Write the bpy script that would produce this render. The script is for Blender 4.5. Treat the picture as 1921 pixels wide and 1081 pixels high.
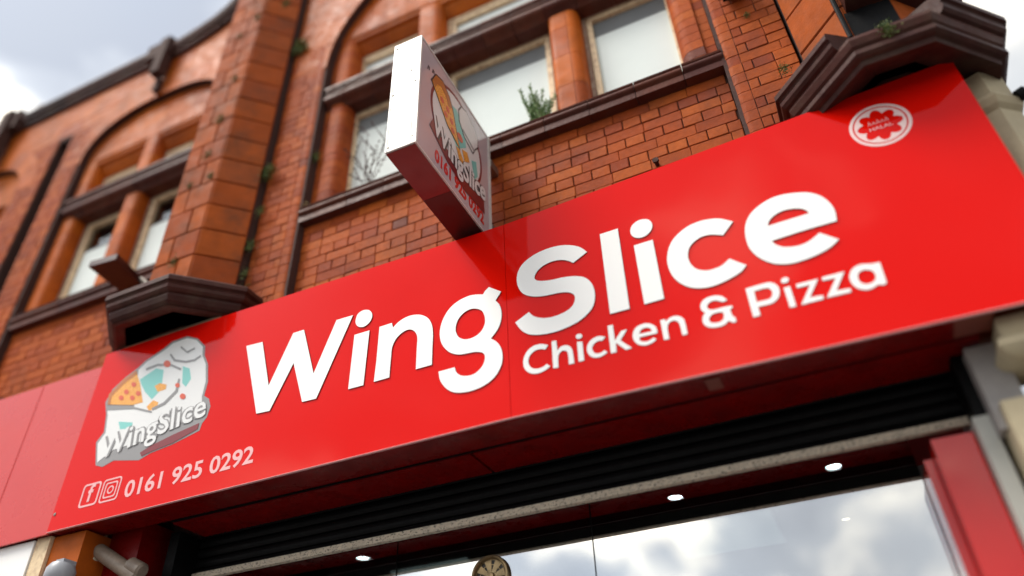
import bpy, bmesh, math, random
from mathutils import Vector, Matrix
from mathutils.geometry import tessellate_polygon
for o in list(bpy.data.objects): bpy.data.objects.remove(o)
scene = bpy.context.scene
C = scene.collection
R = random.Random(7)

# ------------------------------------------------------------------ camera
cam_d = bpy.data.cameras.new('camera'); cam = bpy.data.objects.new('camera', cam_d); C.objects.link(cam)
scene.camera = cam
rx, ry, rz = [(0.908143, 0.417148, -0.035551), (-0.276909, 0.534804, -0.798315), (-0.314003, 0.734828, 0.60119)]
cam.matrix_world = Matrix(((rx[0], -ry[0], -rz[0], 0), (rx[1], -ry[1], -rz[1], 0), (rx[2], -ry[2], -rz[2], 0), (0, 0, 0, 1)))
cam_d.sensor_width = 36.0; cam_d.lens = 26.5529
cam_d.clip_start = 0.05; cam_d.clip_end = 3000
cam_d.dof.use_dof = True; cam_d.dof.focus_distance = 3.95; cam_d.dof.aperture_fstop = cam_d.lens / 1000 / 0.076
scene.render.resolution_x = 1024; scene.render.resolution_y = 576

# ------------------------------------------------------------------ world and sun
SUN = Vector((-0.42, -0.42, 0.80)).normalized()
world = bpy.data.worlds.new('World'); scene.world = world; world.use_nodes = True
wt = world.node_tree; wt.nodes.clear()
def wn(t, **k):
    n = wt.nodes.new(t)
    for a, b in k.items(): setattr(n, a, b)
    return n
def wm(op, a, b=None, clamp=False):
    n = wn('ShaderNodeMath', operation=op); n.use_clamp = clamp
    for i, v in enumerate((a, b)):
        if v is None: continue
        if isinstance(v, (int, float)): n.inputs[i].default_value = v
        else: wt.links.new(v, n.inputs[i])
    return n.outputs[0]
sky = wn('ShaderNodeTexSky', sky_type='NISHITA'); sky.sun_disc = False
sky.sun_elevation = math.asin(SUN.z); sky.sun_rotation = math.atan2(SUN.x, SUN.y)
sky.air_density = 1.2; sky.dust_density = 1.5
tc = wn('ShaderNodeTexCoord')
mp = wn('ShaderNodeMapping'); mp.inputs['Scale'].default_value = (1, 1, 1.7); mp.inputs['Location'].default_value = (1.1, 4.7, 3.4)
wt.links.new(tc.outputs['Generated'], mp.inputs[0])
n1 = wn('ShaderNodeTexNoise'); n1.inputs['Scale'].default_value = 2.6; n1.inputs['Detail'].default_value = 7; n1.inputs['Roughness'].default_value = 0.56; n1.inputs['Distortion'].default_value = 0.35
wt.links.new(mp.outputs[0], n1.inputs['Vector'])
n2 = wn('ShaderNodeTexNoise'); n2.inputs['Scale'].default_value = 1.1; n2.inputs['Detail'].default_value = 3
wt.links.new(mp.outputs[0], n2.inputs['Vector'])
cr = wn('ShaderNodeValToRGB')
E = cr.color_ramp.elements
E[0].position = 0.42; E[0].color = (3.0, 3.2, 3.6, 1)
E[1].position = 0.62; E[1].color = (15.0, 13.8, 11.6, 1)
e = cr.color_ramp.elements.new(0.51); e.color = (4.2, 4.4, 4.7, 1)
wt.links.new(n1.outputs['Fac'], cr.inputs[0])
veil = wn('ShaderNodeMapRange'); veil.inputs[1].default_value = 0.50; veil.inputs[2].default_value = 0.60; veil.inputs[3].default_value = 0.0; veil.inputs[4].default_value = 0.9
wt.links.new(n2.outputs['Fac'], veil.inputs[0])
vx = wn('ShaderNodeMix', data_type='RGBA'); wt.links.new(veil.outputs[0], vx.inputs[0]); wt.links.new(cr.outputs[0], vx.inputs[6]); vx.inputs[7].default_value = (4.6, 4.9, 5.3, 1)
# clouds brighten round the sun that stands behind them
dt = wn('ShaderNodeVectorMath', operation='DOT_PRODUCT'); wt.links.new(tc.outputs['Generated'], dt.inputs[0]); dt.inputs[1].default_value = SUN
glow = wm('ADD', wm('MULTIPLY', wm('POWER', wm('MAXIMUM', dt.outputs['Value'], 0.0), 3.5), 1.0), 0.72)
vs = wn('ShaderNodeVectorMath', operation='SCALE'); wt.links.new(vx.outputs[2], vs.inputs[0]); wt.links.new(glow, vs.inputs['Scale'])
cov = wn('ShaderNodeMapRange'); cov.inputs[1].default_value = 0.36; cov.inputs[2].default_value = 0.52; cov.inputs[3].default_value = 0.7; cov.inputs[4].default_value = 1.0
wt.links.new(n2.outputs['Fac'], cov.inputs[0])
mx = wn('ShaderNodeMix', data_type='RGBA'); wt.links.new(cov.outputs[0], mx.inputs[0]); wt.links.new(sky.outputs[0], mx.inputs[6]); wt.links.new(vs.outputs[0], mx.inputs[7])
bg = wn('ShaderNodeBackground'); bg.inputs[1].default_value = 0.09
wt.links.new(mx.outputs[2], bg.inputs[0])
wo = wn('ShaderNodeOutputWorld'); wt.links.new(bg.outputs[0], wo.inputs[0])

sd = bpy.data.lights.new('sun', 'SUN'); sd.energy = 1.5; sd.angle = math.radians(26); sd.color = (1, 0.94, 0.86)
so = bpy.data.objects.new('sun', sd); C.objects.link(so); so.rotation_euler = (-SUN).to_track_quat('-Z', 'Y').to_euler()
scene.view_settings.view_transform = 'Standard'; scene.view_settings.look = 'None'
scene.view_settings.exposure = 1.2; scene.view_settings.gamma = 1; scene.view_settings.use_curve_mapping = False

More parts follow.
